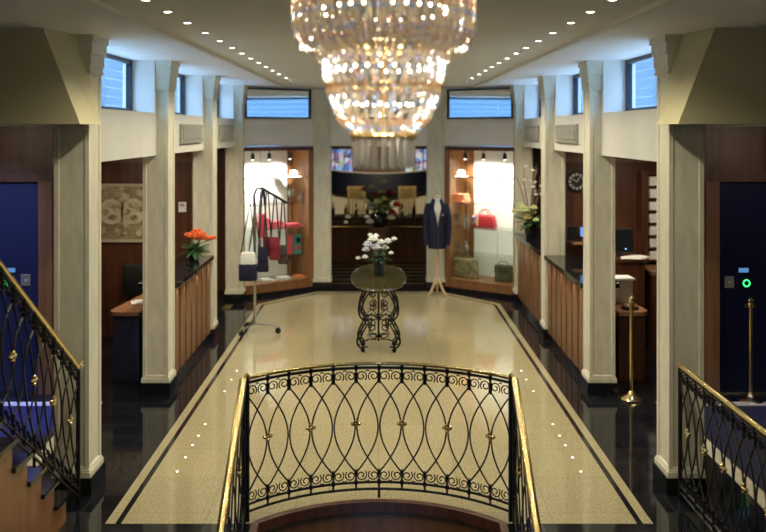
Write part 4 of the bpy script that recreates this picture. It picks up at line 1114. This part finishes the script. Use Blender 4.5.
o = MB().rbox(-.06, .06, -.16, .16, 0, .012, .003).build('threshold_plate', brass_dull); put(o, (-2.31, 12.95, 0)); tag(o, 'small brass plate on the black floor beside the fourth left column', 'floor plate')

# ------------------------------------------------------------------ lights
def lamp(kind, loc, energy, col, size=.05, rot=None, **kw):
    d = bpy.data.lights.new(kind.lower() + '_lamp', kind); d.energy = energy; d.color = col
    if kind == 'AREA': d.size = size
    else: d.shadow_soft_size = size
    for k, v_ in kw.items(): setattr(d, k, v_)
    o = bpy.data.objects.new(kind.lower() + '_lamp', d); COL.objects.link(o); o.location = loc
    if rot: o.rotation_euler = rot
    return o
WARM = (1, .90, .64)
for s in (-1, 1):
    for y in [0.8, 1.9, 3.0, 3.9] + YD:
        lamp('SPOT', (s*1.29, y, CZ-.012), (46 if y > 8 else 34) * (1.5 if y > 10.5 else 1) if y > 4 else 24, WARM, .03, spot_size=math.radians(150), spot_blend=.6)
for r_, z, nb in BULBS:
    lamp('POINT', (.018, CH, z), 11, (1, .90, .72), .06)
for s in (-1, 1):
    c, a = CASE[s]
    for u, v_ in ((-.38, .16), (-.05, .2), (.35, .2)):
        p = LC(s, u, v_, TOPZ-.225); tg = LC(s, u + .08*s, CD, 1.4)
        o = lamp('SPOT', p, 85, (1, .94, .84), .02, spot_size=math.radians(120), spot_blend=.7)
        o.rotation_euler = (tg-p).to_track_quat('-Z', 'Y').to_euler()
    # offices
    lamp('AREA', (s*3.2, 9.9, LZ-.03), 16, (1, .85, .65), .5)
    lamp('AREA', (s*2.62, 12.3, LZ-.03), 8, (1, .85, .65), .2)
    # lift lobby
    lamp('POINT', (s*4.2, 6.9, 2.62), 16, (1, .8, .6), .08)  # added without a fixture, brightens the dark wood header
    o = lamp('SPOT', (s*3.95, 7.3, 2.70), 90 if s < 0 else 12, (.42, .52, 1), .05, spot_size=math.radians(70), spot_blend=.8)  # added blue spot, no fixture, to brighten the lift door
    o.rotation_euler = (Vector((s*3.95, 8.78, 1.2)) - o.location).to_track_quat('-Z', 'Y').to_euler()
    lamp('SPOT', (s*3.5, 8.0, 2.72), 600 if s < 0 else 60, (.12, .22, 1), .03, spot_size=math.radians(34), spot_blend=.6)
    # counter under-top strips
    for y0, y1 in ((8.97, 10.97), (11.30, 13.32)):
        if s < 0 and y0 > 11: continue
        nb = 6
        for k in range(nb):
            lamp('SPOT', (s*2.150, y0 + (k+.5)*(y1-y0)/nb, 1.008), 3.0, (1, .78, .48), .008, spot_size=math.radians(75), spot_blend=.9)
for x in (-1, 1): lamp('SPOT', (x*1.2, 15.3, 2.40), 45, (1, .86, .6), .02, spot_size=math.radians(120), spot_blend=.7)
for x in (-1.3, -.65, 0, .65, 1.3):  # added spots without fixtures, aimed to brighten the cream dado
    o = lamp('SPOT', (x, 17.2, 2.40), 75, (1, .86, .6), .02, spot_size=math.radians(50), spot_blend=.7)
    o.rotation_euler = (Vector((x, 20.46, .85)) - o.location).to_track_quat('-Z', 'Y').to_euler()
# daylight portals at the high windows
for s in (-1, 1):
    for i in range(3):
        ya, yb = YC[i]+DEP+.05, YC[i+1]-.05
        o = lamp('AREA', (s*2.57, (ya+yb)/2, (WZ+SZ)/2), 1, (1, 1, 1), 1)
        o.data.shape = 'RECTANGLE'; o.data.size = yb-ya; o.data.size_y = SZ-WZ
        d = Vector((-s, 0, 0)); o.rotation_euler = d.to_track_quat('-Z', 'Z').to_euler(); o.data.cycles.is_portal = True

w = bpy.data.worlds.new('daylight'); S.world = w; w.use_nodes = True
n, l = w.node_tree.nodes, w.node_tree.links
bg = n['Background']; bg.inputs['Strength'].default_value = 1.5
tc = n.new('ShaderNodeTexCoord'); sx = n.new('ShaderNodeSeparateXYZ'); rp = n.new('ShaderNodeValToRGB')
rp.color_ramp.elements[0].position = .03; rp.color_ramp.elements[0].color = (.18, .42, .82, 1)
e = rp.color_ramp.elements[1]; e.position = .75; e.color = (3.6, 6.0, 9.5, 1)
e = rp.color_ramp.elements.new(.14); e.color = (.26, .52, .92, 1)
l.new(tc.outputs['Generated'], sx.inputs[0]); l.new(sx.outputs[2], rp.inputs[0]); l.new(rp.outputs[0], bg.inputs['Color'])

# ------------------------------------------------------------------ camera
cam = bpy.data.cameras.new('camera'); co = bpy.data.objects.new('camera', cam); COL.objects.link(co)
co.location = (0, 0, H); co.rotation_euler = (PI/2, 0, 0)
cam.sensor_width = 36; cam.lens = F/766*36
cam.shift_x = (383-VX)/766; cam.shift_y = -(266-VY)/766
cam.clip_start = .05
cam.dof.use_dof = True; cam.dof.focus_distance = 7.0; cam.dof.aperture_fstop = 1.4
S.camera = co
S.view_settings.view_transform = 'Standard'; S.view_settings.look = 'None'
S.view_settings.exposure = -0.12; S.view_settings.gamma = 1; S.view_settings.use_curve_mapping = False
S.cycles.max_bounces = 10; S.cycles.transparent_max_bounces = 24; S.cycles.sample_clamp_indirect = 6
S.cycles.use_denoising = True
